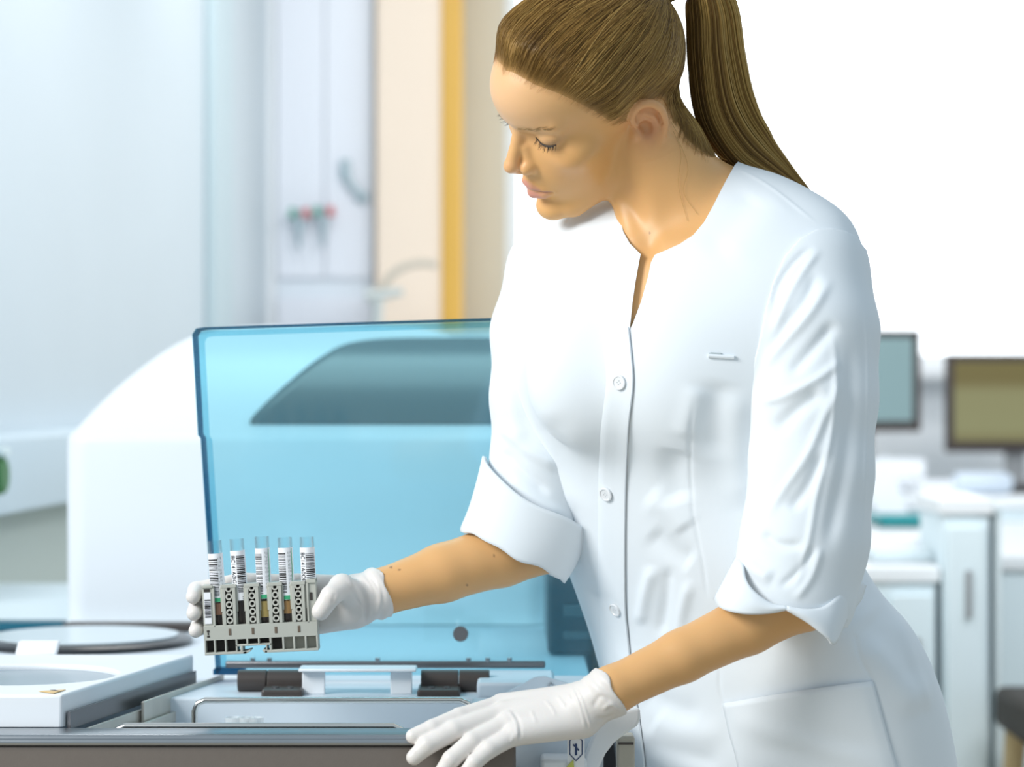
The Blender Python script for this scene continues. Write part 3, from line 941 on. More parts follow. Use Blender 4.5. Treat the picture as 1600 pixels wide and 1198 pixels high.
def head_field(q, ears=True):
    m = mir(q)
    d = sd_ell(q, (-.004, 0, .045), (.097, .0735, .084))
    d = smin(d, sd_ell(q, (.028, 0, .056), (.0835, .066, .058)), .025)
    d = smin(d, sd_ell(q, (.044, 0, -.022), (.056, .056, .068)), .03)
    fm = near(q, (.06, 0, -.03), .115)
    if fm.any():
        Q, M = q[fm], m[fm]
        e = d[fm]
        e = smin(e, sd_ell(M, (.060, .045, -.008), (.022, .0185, .017)), .030)
        e = smin(e, sd_ell(Q, (.0695, 0, -.046), (.0325, .030, .034)), .018)
        e = smin(e, sd_cone(M, (.008, .047, -.056), (.068, .019, -.089), .0145, .0135), .028)
        e = smin(e, sd_ell(Q, (.0815, 0, -.0905), (.0195, .0195, .0155)), .016)
        e = smin(e, sd_cone(M, (.0920, .012, .036), (.0775, .044, .034), .009, .007), .018)
        e = smax(e, -sd_ell(M, (.1060, .031, .0130), (.0155, .019, .0110)), .018)
        # lids over the eyeball, upper one lowered
        e = smin(e, sd_ell(M, (.0785, .0330, .0195), (.0140, .0168, .0118)), .006)
        # nose
        n = sd_chain(Q, [(.094, 0, .027), (.1022, 0, .009), (.1150, 0, -.0130)], [.0066, .0062, .0076], .004)
        n = smin(n, sd_ell(Q, (.1168, 0, -.0160), (.0086, .0082, .0076)), .005)
        n = smin(n, sd_ell(M, (.1030, .0115, -.0205), (.0100, .0068, .0080)), .007)
        n = smin(n, sd_cone(Q, (.1145, 0, -.0225), (.104, 0, -.030), .0042, .005), .004)
        n = smin(n, sd_cone(M, (.098, .006, .0), (.100, .010, -.02), .006, .007), .008)
        n = smax(n, -sd_ell(M, (.1095, .0063, -.0285), (.0052, .0030, .0042)), .003)
        e = smin(e, n, .009)
        # lips
        up = sd_chain(M, [(.1022, 0, -.0488), (.1012, .006, -.0484), (.0950, .015, -.0513), (.0865, .0238, -.0546)], [.0055, .0055, .0046, .0022], .002)
        lo = sd_chain(M, [(.1000, 0, -.0612), (.0945, .012, -.0602), (.0868, .0224, -.0558)], [.0073, .0061, .0026], .002)
        e = smin(e, up, .006)
        e = smin(e, lo, .006)
        gr = sd_chain(M, [(.1095, 0, -.0543), (.1020, .013, -.0547), (.0920, .0245, -.0560)], [.0018, .0017, .0016], .001)
        e = smax(e, -gr, .003)
        e = smax(e, -sd_ell(Q, (.1095, 0, -.039), (.003, .0028, .007)), .004)
        d[fm] = e
    if ears:
        for s in (1, -1):
            em = near(q, (-.012, .0705 * s, .004), .045)
            if em.any():
                d[em] = smin(d[em], ear_field(q[em], s), .005)
    return d

# ------------------------------------------------------------------ torso and arms
# height in px, left and right outline in px, depth of the middle, half thickness, turn to her right in degrees
ROWS = [(246, 1098, 1140, .050, .012, 28), (258, 1072, 1165, .048, .034, 28), (275, 1030, 1212, .045, .046, 28),
        (300, 962, 1256, .042, .056, 28), (330, 890, 1296, .038, .066, 28), (360, 850, 1318, .034, .076, 29),
        (400, 824, 1330, .030, .089, 30), (450, 808, 1332, .030, .100, 31), (520, 798, 1328, .034, .110, 32),
        (600, 797, 1318, .044, .114, 33), (680, 812, 1305, .058, .106, 34), (740, 832, 1300, .068, .100, 35),
        (800, 855, 1302, .078, .098, 36), (860, 880, 1320, .088, .100, 38), (915, 903, 1352, .096, .103, 40),
        (960, 920, 1390, .103, .108, 42), (1000, 934, 1413, .108, .112, 44), (1040, 946, 1430, .113, .118, 45),
        (1100, 962, 1449, .120, .124, 45), (1198, 982, 1468, .128, .130, 45), (1320, 992, 1478, .134, .134, 45),
        (1480, 1000, 1486, .138, .136, 45)]
def _rows():
    t = []
    for py, xl, xr, y, b, ps in ROWS:
        a, c = P(xl, py, y), P(xr, py, y)
        E = (c.x - a.x) / 2
        ps = math.radians(ps)
        w = math.sqrt(max(E * E - (b * math.sin(ps)) ** 2, (0.35 * E) ** 2)) / math.cos(ps)
        t.append((a.z, (a.x + c.x) / 2, y, w, b, ps))
    t = spline(t, 400)
    return t[np.argsort(t[:, 0])]
TR = _rows()
def _torso_raw(p):
    x, y, w, b, ps = (np.interp(p[:, 2], TR[:, 0], TR[:, i]) for i in range(1, 6))
    dx, dy = p[:, 0] - x, p[:, 1] - y
    u = dx * np.cos(ps) - dy * np.sin(ps)
    v = -dx * np.sin(ps) - dy * np.cos(ps)
    n = 2.35
    q = (np.abs(u / w) ** n + np.abs(v / b) ** n + 1e-12) ** (1 / n)
    return (q - 1) * np.minimum(w, b)
def torso_field(p):
    f = _torso_raw(p)
    e = .003
    gz = (_torso_raw(p + [0, 0, e]) - _torso_raw(p - [0, 0, e])) / (2 * e)
    d = f / np.sqrt(1 + gz * gz)
    d = smax(d, p[:, 2] - P(0, 247, .05).z, .01)
    d = smax(d, P(0, 1470, .13).z - p[:, 2], .01)
    for px, py, y, r in ((910, 590, -.012, .054), (1068, 590, -.054, .056)):
        d = smin(d, sd_ell(p, P(px, py, y), (r, r * .8, r * 1.25)), .09)
    return d

SHL, ELL, WRL = P(1262, 425, -.055), P(1258, 932, -.105), P(956, 1078, -.145)
SHR, ELR, WRR = P(862, 425, .110), P(862, 842, .115), P(592, 926, .045)
def arm_field(p, sh, el, wr, s=1.0):
    m1, m2 = el + (wr - el) * .30, el + (wr - el) * .64
    r = (.0325, .0305, .0268, .0236) if wr[0] > 0 else (.0365, .0352, .0318, .0250)
    d = sd_chain(p, [sh, el], [.043, .036], .02)
    return smin(d, sd_chain(p, [el, m1, m2, wr], r, .012), .012)

NECK0, NECK1 = from_head((-.022, 0, -.015)), np.array(P(1083, 345, .036))
def surface_at(f, px, py, y0=-.35, y1=.4):
    """first place a line of sight meets the surface of f"""
    y = y0
    for _ in range(200):
        p = P(px, py, y)
        d = float(f(np.array([p]))[0])
        if d < 2e-4 or y > y1: break
        y += max(d * .8, 2e-4)
    return np.array(P(px, py, y))
NOTCH = surface_at(lambda p: torso_field(p) + .0075, 1010, 386)
def _on_chest(px, py, inn): return surface_at(lambda p: torso_field(p) + .0075, px, py) + np.array([0, inn, 0])
CB1, CB2 = _on_chest(1130, 372, .006), _on_chest(905, 376, .006)

# hands: joints of each finger, her left on the front edge, her right round the rack
FR = (.0112, .0101, .0091, .0076)
HAND_L = dict(
    fingers=[[(785, 1102, -.112), (718, 1121, -.137), (676, 1138, -.153), (646, 1150, -.158)],
             [(788, 1115, -.130), (710, 1141, -.156), (668, 1164, -.166), (647, 1183, -.166)],
             [(796, 1131, -.148), (738, 1158, -.168), (705, 1186, -.176), (688, 1210, -.176)],
             [(806, 1147, -.165), (765, 1170, -.178), (742, 1190, -.184), (727, 1208, -.184)]],
    carpal=[(905, 1092, -.128), (905, 1102, -.135), (908, 1115, -.142), (910, 1127, -.146)],
    thumb=[(880, 1104, -.112), (828, 1110, -.098), (788, 1117, -.090), (758, 1122, -.088)])
HAND_R = dict(
    fingers=[[(465, 914, .044), (378, 909, .047), (307, 922, .0365), (302, 932, .010)],
             [(462, 935, .046), (374, 939, .049), (308, 950, .0365), (303, 958, .010)],
             [(468, 957, .045), (380, 967, .048), (311, 979, .0365), (306, 985, .010)],
             [(480, 977, .042), (425, 988, .043), (385, 995, .040), (352, 1001, .036)]],
    carpal=[(553, 923, .048), (556, 934, .048), (557, 946, .048), (553, 958, .046)],
    thumb=[(552, 930, .030), (534, 916, .006), (517, 931, -.011), (501, 955, -.0125)])
def hand_field(p, h, wr, grow=0.0):
    d = None
    W = np.array(wr)
    for i, (fg, c) in enumerate(zip(h['fingers'], h['carpal'])):
        J = [np.array(P(*t)) for t in fg]
        s = (.98, 1.0, .96, .86)[i]
        m = sd_cone(p, J[0], np.array(P(*c)), .0122 * (1 if i < 3 else .92), .0165)
        d = m if d is None else smin(d, m, .012)
    d = smin(d, sd_cone(p, (np.array(P(*h['carpal'][1])) + np.array(P(*h['carpal'][2]))) / 2, W, .0235, .0262), .015)
    T = [np.array(P(*t)) for t in h['thumb']]
    d = smin(d, sd_cone(p, T[0], T[1], .0165, .0130), .014)
    th = sd_chain(p, T[1:], [.0125, .0108, .0092], .003)
    d = smin(d, th, .006)
    for i, fg in enumerate(h['fingers']):
        J = [np.array(P(*t)) for t in fg]
        s = (.98, 1.0, .96, .86)[i]
        d = smin(d, sd_chain(p, J, [r * s for r in FR], .003), .0055)
    return d - grow

def body_field(p):
    d = torso_field(p) + .0075
    d = smin(d, sd_cone(p, NECK0, NECK1, .0545, .060), .03)
    # muscle from behind the ear to the notch, throat hollow, collar bones
    d = smin(d, sd_cone(p, from_head((-.016, .052, -.035)), NOTCH + [.014, .020, .010], .012, .006), .03)
    d = smin(d, sd_cone(p, from_head((-.016, -.052, -.035)), NOTCH + [-.012, .024, .010], .012, .006), .03)
    d = smin(d, sd_cone(p, NOTCH + [.018, .004, -.004], CB1, .007, .006), .022)

    d = smax(d, -sd_ell(p, NOTCH + [0, -.010, .006], (.010, .013, .013)), .018)
    q = to_head(p)
    hm = near(q, (0, 0, 0), .21)
    if hm.any():
        d[hm] = smin(d[hm], head_field(q[hm]) * HS, .022)
    for sh, el, wr, hd in ((SHL, ELL, WRL, HAND_L), (SHR, ELR, WRR, HAND_R)):
        am = near(p, (sh + el + wr) / 3, .42)
        if am.any():
            d[am] = smin(d[am], arm_field(p[am], sh, el, wr), .015)
        am = near(p, P(*hd['fingers'][1][1]), .24)
        if am.any():
            d[am] = smin(d[am], hand_field(p[am], hd, wr, -.0016), .012)
    return d

# ------------------------------------------------------------------ build the person
def poly_dist(px, poly):
    """signed distance in pixels to a polygon, negative inside"""
    poly = np.array(poly, float)
    d = np.full(len(px), 1e18); inside = np.zeros(len(px), bool)
    for a, b in zip(poly, np.roll(poly, -1, 0)):
        e = b - a; w = px - a
        t = np.clip((w @ e) / (e @ e), 0, 1)
        d = np.minimum(d, ((w - t[:, None] * e) ** 2).sum(1))
        c = (a[1] <= px[:, 1]) != (b[1] <= px[:, 1])
        with np.errstate(divide='ignore', invalid='ignore'):
            xi = a[0] + (px[:, 1] - a[1]) / (b[1] - a[1]) * e[0]
        inside ^= c & (px[:, 0] < xi)
    d = np.sqrt(d)
    return np.where(inside, -d, d)

HAIR_POLY = [(750, 70), (757, 90), (772, 111), (799, 117), (835, 137), (868, 149), (892, 160), (928, 178), (949, 193), (962, 192),
             (976, 184), (992, 166), (1012, 152), (1036, 156), (1047, 176), (1052, 200), (1072, 226), (1100, 246), (1140, 262), (1400, 262), (1400, -500), (500, -500), (500, 70)]
def hair_mask(q):
    """how far inside the hair a point of head space lies (m), the same on both sides"""
    return -poly_dist(proj(from_head(mir(q))), HAIR_POLY) / 1430.0
HL = (1, 1)
def sstep(x, a, b):
    t = np.clip((x - a) / (b - a), 0, 1); return t * t * (3 - 2 * t)

LIDC = np.array([.0785, .0330, .0195])
def skin_colors(V):
    c = np.tile(np.array([.71, .40, .165]), (len(V), 1))
    q = to_head(V); m = mir(q)
    def mix(w, col): 
        nonlocal c
        c = c * (1 - w[:, None]) + np.array(col) * w[:, None]
    g = lambda ctr, r: np.exp(-(((m - np.array(ctr)) / np.array(r)) ** 2).sum(1))
    mix(.6 * g((.05, .04, 0), (.10, .09, .13)), (.72, .385, .125))  # face more golden: warm shade put into the skin colour
    mix(.22 * g((.078, .045, -.02), (.03, .02, .022)), (.74, .35, .15))
    mix(.35 * g((.118, 0, -.018), (.012, .014, .012)), (.74, .38, .26))
    mix(.5 * g((-.012, .075, .004), (.03, .02, .04)), (.70, .34, .20))
    mix(.55 * g((.105, 0, .065), (.05, .07, .05)), (.78, .52, .33))  # paler forehead: the light on it is painted into the skin
    mix(.75 * g((-.010, .078, -.010), (.012, .010, .014)), (.50, .20, .10))  # ear hollow darkened, its shade mixed into the colour
    # lips
    lp = sd_chain(m, [(.1030, 0, -.0490), (.1017, .006, -.0486), (.0950, .015, -.0515), (.0865, .0238, -.0549)], [.0056, .0056, .0046, .0021])
    lo = sd_chain(m, [(.1008, 0, -.0612), (.0948, .012, -.0602), (.0866, .0226, -.0558)], [.0074, .0061, .0025])
    w = (1 - sstep(np.minimum(lp, lo), -.0006, .0012)) * (q[:, 0] > .07)
    mix(.9 * w, (.60, .27, .22))
    # brows, darker lids and outer lid corners
    br = sd_chain(m, [(.106, .011, .0330), (.099, .024, .0370), (.088, .038, .0380), (.078, .048, .0355)], [.0026, .0028, .0022, .0010])
    mix(.34 * (1 - sstep(br, -.001, .0048)) * (q[:, 0] > .05), (.36, .22, .085))
    ey = np.linalg.norm((m - LIDC) / np.array([1, 1, .35]), axis=1)
    mix(.30 * np.exp(-(((m - LIDC - [0, 0, .002]) / [.02, .017, .010]) ** 2).sum(1)), (.46, .27, .16))
    mix(.55 * np.exp(-(((m - np.array([.0845, .0450, .0185])) / [.010, .0085, .0050]) ** 2).sum(1)), (.30, .17, .10))
    # small moles on the arms and neck
    px = proj(V)
    for mx, my, r in ((1015, 364, 1.6), (611, 886, 1.8), (624, 890, 1.6), (730, 914, 1.6), (772, 868, 1.4)):
        w = 1 - sstep(np.linalg.norm(px - [mx, my], axis=1), r * .6, r * 1.5)
        mix(.75 * w, (.16, .08, .04))
    return c

person = empty('person', P(1190, 599, .12) * 1.0, 'woman with a ponytail in a white coat and gloves holding a rack of tubes', 'person')
person.location.z = 0
skin_m = mat('skin', (.66, .4, .2), .42, sss=.12, attr='tone', bump=.06, bump_scale=900)
V, F = field_mesh(body_field, (-.40, -.32, .72), (.62, .44, 1.70), .0016)
me = np_mesh('body', V, F)
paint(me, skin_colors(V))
body = link_mesh('body', me, skin_m, person)

# lashes and lash lines, brow hairs
rng = np.random.default_rng(7)
lash_m = mat('dark_lash', (.03, .018, .01), .5)
def to_surface(f, q, off=0.0, it=4):
    q = np.atleast_2d(np.array(q, float))
    for _ in range(it):
        d, G = grad(f, q, 4e-4)
        q = q - ((d - off) / np.maximum((G * G).sum(1), .2))[:, None] * G
    return q
hf = lambda q: head_field(q, False)
for s in (1, -1):
    arc = [(.0905, .0205, .0160), (.0925, .0255, .0140), (.0925, .0325, .0132), (.0895, .0395, .0134), (.0855, .0445, .0148), (.0828, .0470, .0160)]
    arc = spline(arc, 26) * [1, s, 1]
    arc = to_surface(hf, arc, .0004)
    mb = MB()
    mb.tube([Vector(from_head(a)) for a in arc], [.0003 + .0013 * math.sin(math.pi * (i / 25) ** 1.1) for i in range(26)], 6)
    for k in range(34):
        t = rng.uniform(2, 25); i = int(t); a = arc[min(i, 24)] * (1 - t + i) + arc[min(i + 1, 25)] * (t - i)
        out = np.array([.75, s * (.25 + .55 * (t / 25)), -.42]); out /= np.linalg.norm(out)
        L = rng.uniform(.006, .0105)
        pts = [a, a + out * L * .5, a + out * L + np.array([0, 0, .0014])]
        mb.tube([Vector(from_head(x)) for x in pts], [.00028, .0002, .00006], 4, cap=False)
    mb.build('eyelashes', lash_m, person)
    bm_ = MB()
    bl = to_surface(hf, spline([(.106, .011, .0330), (.099, .024, .0370), (.088, .038, .0380), (.079, .047, .0360)], 40) * [1, s, 1])
    for k in range(46):
        i = rng.integers(0, 38); a = bl[i] + rng.normal(0, .0013, 3)
        d_ = bl[min(i + 3, 39)] - bl[i]; d_ /= np.linalg.norm(d_); d_ = d_ + np.array([0, 0, rng.uniform(-.1, .3)])
        pts = to_surface(hf, [a, a + d_ * .003, a + d_ * .006], .0003)
        bm_.tube([Vector(from_head(x)) for x in pts], [.00016, .00014, .00004], 3, cap=False)
    bm_.build('eyebrow', mat('brow_hair', (.34, .21, .08), .5), person)

# ------------------------------------------------------------------ hair: a smooth cap and combed strands to a ponytail
ROOT = np.array([-.096, 0.0, .078])
def scalp(q):
    """head and nape in head space"""
    d = head_field(q, False)
    nk = sd_cone(q, to_head(NECK0[None])[0], to_head(NECK1[None])[0], .0545 / HS, .060 / HS)
    return smin(d, nk, .03)
def volume(q):
    return .0075 + .0075 * sstep(q[:, 0], -.03, .06)
def cap_field(p):
    q = to_head(p)
    d = scalp(q) * HS
    m = hair_mask(q)
    return smax(d - volume(q) * sstep(m, .0, .040) + .0003, -m * 1.0, .003)
hair_m = bpy.data.materials.new('hair'); hair_m.use_nodes = True
_b = hair_m.node_tree.nodes['Principled BSDF']
_a = hair_m.node_tree.nodes.new('ShaderNodeAttribute'); _a.attribute_name = 'tone'
hair_m.node_tree.links.new(_a.outputs['Color'], _b.inputs['Base Color'])
_b.inputs['Roughness'].default_value = .38
_b.inputs['Specular IOR Level'].default_value = .22
Vc, Fc = field_mesh(cap_field, HO - .2, HO + .2, .0022)
me = np_mesh('hair', Vc, Fc)
wq = sstep(hair_mask(to_head(Vc)), .001, .011)[:, None]
paint(me, np.array([.235, .135, .038]) * wq + np.array([.52, .30, .115]) * (1 - wq))
hair = link_mesh('hair', me, hair_m, person)
TONES = np.array([[.085, .044, .012], [.165, .090, .026], [.285, .165, .045], [.42, .262, .078], [.58, .40, .15]])
def tone(t):
    t = np.clip(t, 0, .999) * (len(TONES) - 1); i = t.astype(int); f = (t - i)[:, None]
    return TONES[i] * (1 - f) + TONES[i + 1] * f
def strands_mesh(paths, radii, tones, n=3):
    """paths (S,K,3) -> thin tubes, radii (S,K)"""
    Sn, K, _ = paths.shape
    T = np.gradient(paths, axis=1); T /= np.linalg.norm(T, axis=2, keepdims=True) + 1e-12
    up = np.array([.3, -1.0, .2]) / np.linalg.norm([.3, -1, .2])
    A = np.cross(T, up); A /= np.linalg.norm(A, axis=2, keepdims=True) + 1e-9
    Bv = np.cross(A, T)
    an = np.arange(n) * 2 * np.pi / n
    R = paths[:, :, None] + radii[:, :, None, None] * (A[:, :, None] * np.cos(an)[:, None] + Bv[:, :, None] * np.sin(an)[:, None])
    idx = np.arange(Sn * K * n).reshape(Sn, K, n)
    a = idx[:, :-1]; b = idx[:, 1:]
    F = np.stack([a, np.roll(a, -1, 2), np.roll(b, -1, 2), b], -1).reshape(-1, 4)
    return R.reshape(-1, 3), F, np.repeat(tones, K * n, 0)
# start points: along the hairline and all over the cap
cs = to_head(Vc)
hm_ = hair_mask(cs)
surf = (np.abs(scalp(cs) * HS - .006) < .0105)
bq = to_head(V); bh = hair_mask(bq)
edge = bq[(bh > -.0045) & (bh < .010) & (np.linalg.norm(bq, axis=1) < .19) & (np.abs(scalp(bq)) < .003)]
inner = cs[(hm_ > .012) & surf]
st = np.concatenate([edge[rng.integers(0, len(edge), 3600)], inner[rng.integers(0, len(inner), 3000)]])
st = st[np.linalg.norm(st - ROOT, axis=1) > .03]
K = 18
cen = np.array([-.004, 0, .045])
u0 = st - cen; r0 = np.linalg.norm(u0, axis=1, keepdims=True); u0 = u0 / r0
u1 = ROOT + rng.normal(0, .006, (len(st), 3)) - cen; r1 = np.linalg.norm(u1, axis=1, keepdims=True); u1 = u1 / r1
om = np.arccos(np.clip((u0 * u1).sum(1), -1, 1))[:, None]
tt = np.linspace(0, 1, K)
wob = rng.normal(0, .05, (len(st), 1))
pt = []
for t in tt:
    u = (np.sin((1 - t) * om) * u0 + np.sin(t * om) * u1) / np.maximum(np.sin(om), .05)
    side = np.cross(u0, u1)
    u = u + side * wob * math.sin(math.pi * t) * .6
    u /= np.linalg.norm(u, axis=1, keepdims=True)
    pt.append(cen + u * (r0 * (1 - t) + r1 * t))
pt = np.stack(pt, 1)
off = rng.uniform(.001, .0085, (len(st), 1)) / HS
lift = np.clip(np.minimum(tt * 6 + .25, 1), 0, 1)[None]
flat = pt.reshape(-1, 3)
flat = to_surface(scalp, flat, np.zeros(len(flat)), 3)
mk = sstep(hair_mask(flat), -.002, .040).reshape(len(st), K)
flat = to_surface(scalp, flat, ((volume(flat).reshape(len(st), K) / HS - .0006) * mk + off * (.06 + .30 * mk)).reshape(-1), 3)
paths = from_head(flat).reshape(pt.shape)
rad = rng.uniform(.00025, .00062, (len(st), 1)) * np.interp(tt, [0, .07, .2, .85, 1], [.08, .35, 1, 1, .8])[None]
# streaks: neighbouring strands share a tone, partly painting in highlight and shade bands
az = np.arctan2(st[:, 1], st[:, 0])
ph = .5 * np.sin(az * 7 + st[:, 2] * 30) + .35 * np.sin(az * 17 + 1.3) + .3 * np.sin(st[:, 2] * 150 + az * 5)
tn = tone(.46 + .30 * ph + rng.normal(0, .13, len(st)))
SV, SF, SC = strands_mesh(paths, rad, tn)
near_edge = sstep(np.repeat(hair_mask(flat), 3), -.003, .010)[:, None]      # fine pale hairs along the hairline
SC = SC * near_edge + np.array([.50, .29, .11]) * (1 - near_edge)
me = np_mesh('hair_strands', SV, SF); paint(me, SC)
tag(link_mesh('hair_strands', me, hair_m, hair), kind='stuff')
# ponytail
rw = from_head(ROOT)
rp = proj(rw[None])[0]
POT = spline([(rp[0] + 4, rp[1], rw[1]), (1066, -30, .002), (1097, -20, .012), (1113, 22, .024), (1119, 90, .038), (1133, 170, .058), (1166, 228, .076), (1214, 268, .086), (1268, 305, .084)], 40)
PRX = np.interp(np.linspace(0, 1, 40), [0, .1, .22, .36, .5, .63, .76, .88, 1], [.012, .017, .022, .028, .0315, .0355, .0325, .019, .003])
POT3 = np.array([P(*a) for a in POT])
def ponytail_paths(n, inner=0.0, outer=1.0):
    T = np.gradient(POT3, axis=0); T /= np.linalg.norm(T, axis=1, keepdims=True)
    A = np.cross(T, [0, 1.0, 0]); A /= np.linalg.norm(A, axis=1, keepdims=True)
    Bv = np.cross(A, T)
    a = rng.uniform(0, 2 * np.pi, (n, 1)); r = np.sqrt(rng.uniform(inner ** 2, outer ** 2, (n, 1)))
    u, v = r * np.cos(a), r * np.sin(a)
    u = u + .05 * np.sin(np.linspace(0, 5, 40)[None] + a * 3); v = v + .05 * np.cos(np.linspace(0, 4, 40)[None] + a * 2)
    end = rng.uniform(.90, 1.0, (n, 1))
    s = np.linspace(0, 39, 40)[None] * end
    i = np.clip(s.astype(int), 0, 38); f = (s - i)[..., None]
    L = lambda X: X[i] * (1 - f) + X[i + 1] * f
    R = (PRX[i] * (1 - f[..., 0]) + PRX[i + 1] * f[..., 0])[..., None]
    return L(POT3) + L(A) * R * u[..., None] + L(Bv) * R * .62 * v[..., None], u, v, end
pp, pu, pv, pe = ponytail_paths(1500, .50, 1.0)
prad = rng.uniform(.0004, .0009, (1500, 1)) * np.interp(np.linspace(0, 1, 40), [0, .05, .85, 1], [.6, 1, .8, .15])[None]
ptn = tone(.56 + .16 * np.sin(pu[:, 20] * 9 + pv[:, 20] * 2) + .24 * pu[:, 20] + rng.normal(0, .14, 1500))  # paler towards the right: highlight put into the strand tones
SV, SF, SC = strands_mesh(pp, prad, ptn)
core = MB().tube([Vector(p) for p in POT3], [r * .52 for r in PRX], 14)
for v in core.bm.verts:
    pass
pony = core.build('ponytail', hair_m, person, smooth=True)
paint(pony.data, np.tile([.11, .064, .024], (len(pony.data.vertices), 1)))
me = np_mesh('ponytail_strands', SV, SF); paint(me, SC)
tag(link_mesh('ponytail_strands', me, hair_m, pony), kind='stuff')
# fine loose hairs at the nape and beside the ponytail
loose = []
for a, b, c, d_ in (((1052, 205), (1064, 240), (1060, 290), (1074, 345)), ((1058, 215), (1075, 260), (1068, 300), (1090, 335)), ((1048, 190), (1062, 212), (1090, 236), (1136, 250)),
                    ((1066, 150), (1068, 180), (1082, 205), (1120, 238)), ((1062, 160), (1072, 195), (1096, 222), (1128, 246)), ((1064, 140), (1070, 170), (1076, 196), (1100, 226)),
                    ((1056, 170), (1070, 200), (1094, 224), (1134, 250))):
    loose.append(spline([P(*a, -.02), P(*b, -.01), P(*c, .0), P(*d_, .01)], 14))
loose = np.array(loose)
lf = []
for q in loose:
    o_ = np.array([surface_at(body_field, *proj(x[None])[0]) for x in q]) + np.array([0, -.0015, 0])
    ok = o_[:, 1] < .2
    lf.append(np.where(ok[:, None], o_, q))
for x0, y0, x1, y1, x2, y2 in ((1150, -20, 1178, 90, 1182, 165), (1160, -40, 1176, 40, 1190, 130), (1168, 110, 1188, 170, 1222, 235)):
    lf.append(spline([P(x0, y0, .03), P(x1, y1, .045), P(x2, y2, .06)], 14))
lf = np.array(lf)
SV, SF, SC = strands_mesh(lf, np.full((len(lf), 14), .00017), tone(np.full(len(lf), .7)))
me = np_mesh('loose_hairs', SV, SF); paint(me, SC)
tag(link_mesh('loose_hairs', me, hair_m, hair), kind='stuff')

# ------------------------------------------------------------------ the white coat
cotton = mat('white_cotton', (.775, .83, .875), .85, sheen=.1, bump=.10, bump_scale=1500)
def stroke(V, N, items):
    """folds and seams pushed into or out of the cloth along lines given in pixels: (points, width px, height mm)"""
    px = proj(V)
    view = V - np.array(cam.location); view /= np.linalg.norm(view, axis=1, keepdims=True)
    face = sstep(-(N * view).sum(1), .0, .25)
    H = np.zeros(len(V))
    for it in items:
        pts, w = it[0], it[1]
        h = max(-.42 * w, min(.42 * w, it[2]))
        skew = it[3] if len(it) > 3 else 0.0
        pl = spline(pts, 24)
        lo, hi = pl.min(0) - 3.2 * w, pl.max(0) + 3.2 * w
        m = ((px > lo) & (px < hi)).all(1)
        if not m.any(): continue
        q = px[m]; best = np.full(len(q), 1e9); tt = np.zeros(len(q)); sg = np.zeros(len(q))
        for i in range(len(pl) - 1):
            a, e = pl[i], pl[i + 1] - pl[i]
            L2 = e @ e + 1e-9
            t = np.clip(((q - a) @ e) / L2, 0, 1)
            r = q - a - t[:, None] * e
            d = (r * r).sum(1)
            b = d < best
            best[b] = d[b]; tt[b] = (i + t[b]) / (len(pl) - 1); sg[b] = np.sign(e[0] * r[b, 1] - e[1] * r[b, 0])
        d = np.sqrt(best)
        ww = w * (1 + skew * sg)
        tp = it[4] if len(it) > 4 else .22
        prof = np.exp(-(d / ww) ** 2) * sstep(tt, -.001, tp) * sstep(1 - tt, -.001, tp)
        H[m] += prof * h * .001
    return V + N * (H * face)[:, None]
def cloth(name, f, lo, hi, h, folds, parent, noise=None, m=None):
    V, F = field_mesh(f, lo, hi, h)
    d, G = grad(f, V, h)
    N = G / np.linalg.norm(G, axis=1, keepdims=True)
    V = stroke(V, N, folds)
    return link_mesh(name, np_mesh(name, V, F), m or cotton, parent)
def cut(o, polys):
    """cut straight through with prisms: (pixel polygon, near depth, far depth)"""
    for poly, y0, y1 in polys:
        mb = MB()
        a = [mb.bm.verts.new(P(*p, y0)) for p in poly]; b = [mb.bm.verts.new(P(*p, y1)) for p in poly]
        n = len(a)
        mb.bm.faces.new(a); mb.bm.faces.new(b[::-1])
        for k in range(n): mb.bm.faces.new((a[k], b[k], b[(k + 1) % n], a[(k + 1) % n]))
        bmesh.ops.recalc_face_normals(mb.bm, faces=mb.bm.faces)
        bmesh.ops.triangulate(mb.bm, faces=mb.bm.faces)
        cm = bpy.data.meshes.new('cutter'); mb.bm.to_mesh(cm); mb.bm.free()
        co = bpy.data.objects.new('cutter', cm); COL.objects.link(co)
        md = o.modifiers.new('cut', 'BOOLEAN'); md.object = co; md.operation = 'DIFFERENCE'; md.solver = 'EXACT'
        bpy.context.view_layer.update()
        me = evaluated(o)
        o.modifiers.clear()
        old = o.data; o.data = me
        bpy.data.meshes.remove(old); bpy.data.objects.remove(co); bpy.data.meshes.remove(cm)
    me = o.data
    me.polygons.foreach_set('use_smooth', np.ones(len(me.polygons), dtype=bool))
    me.set_sharp_from_angle(angle=math.radians(50))

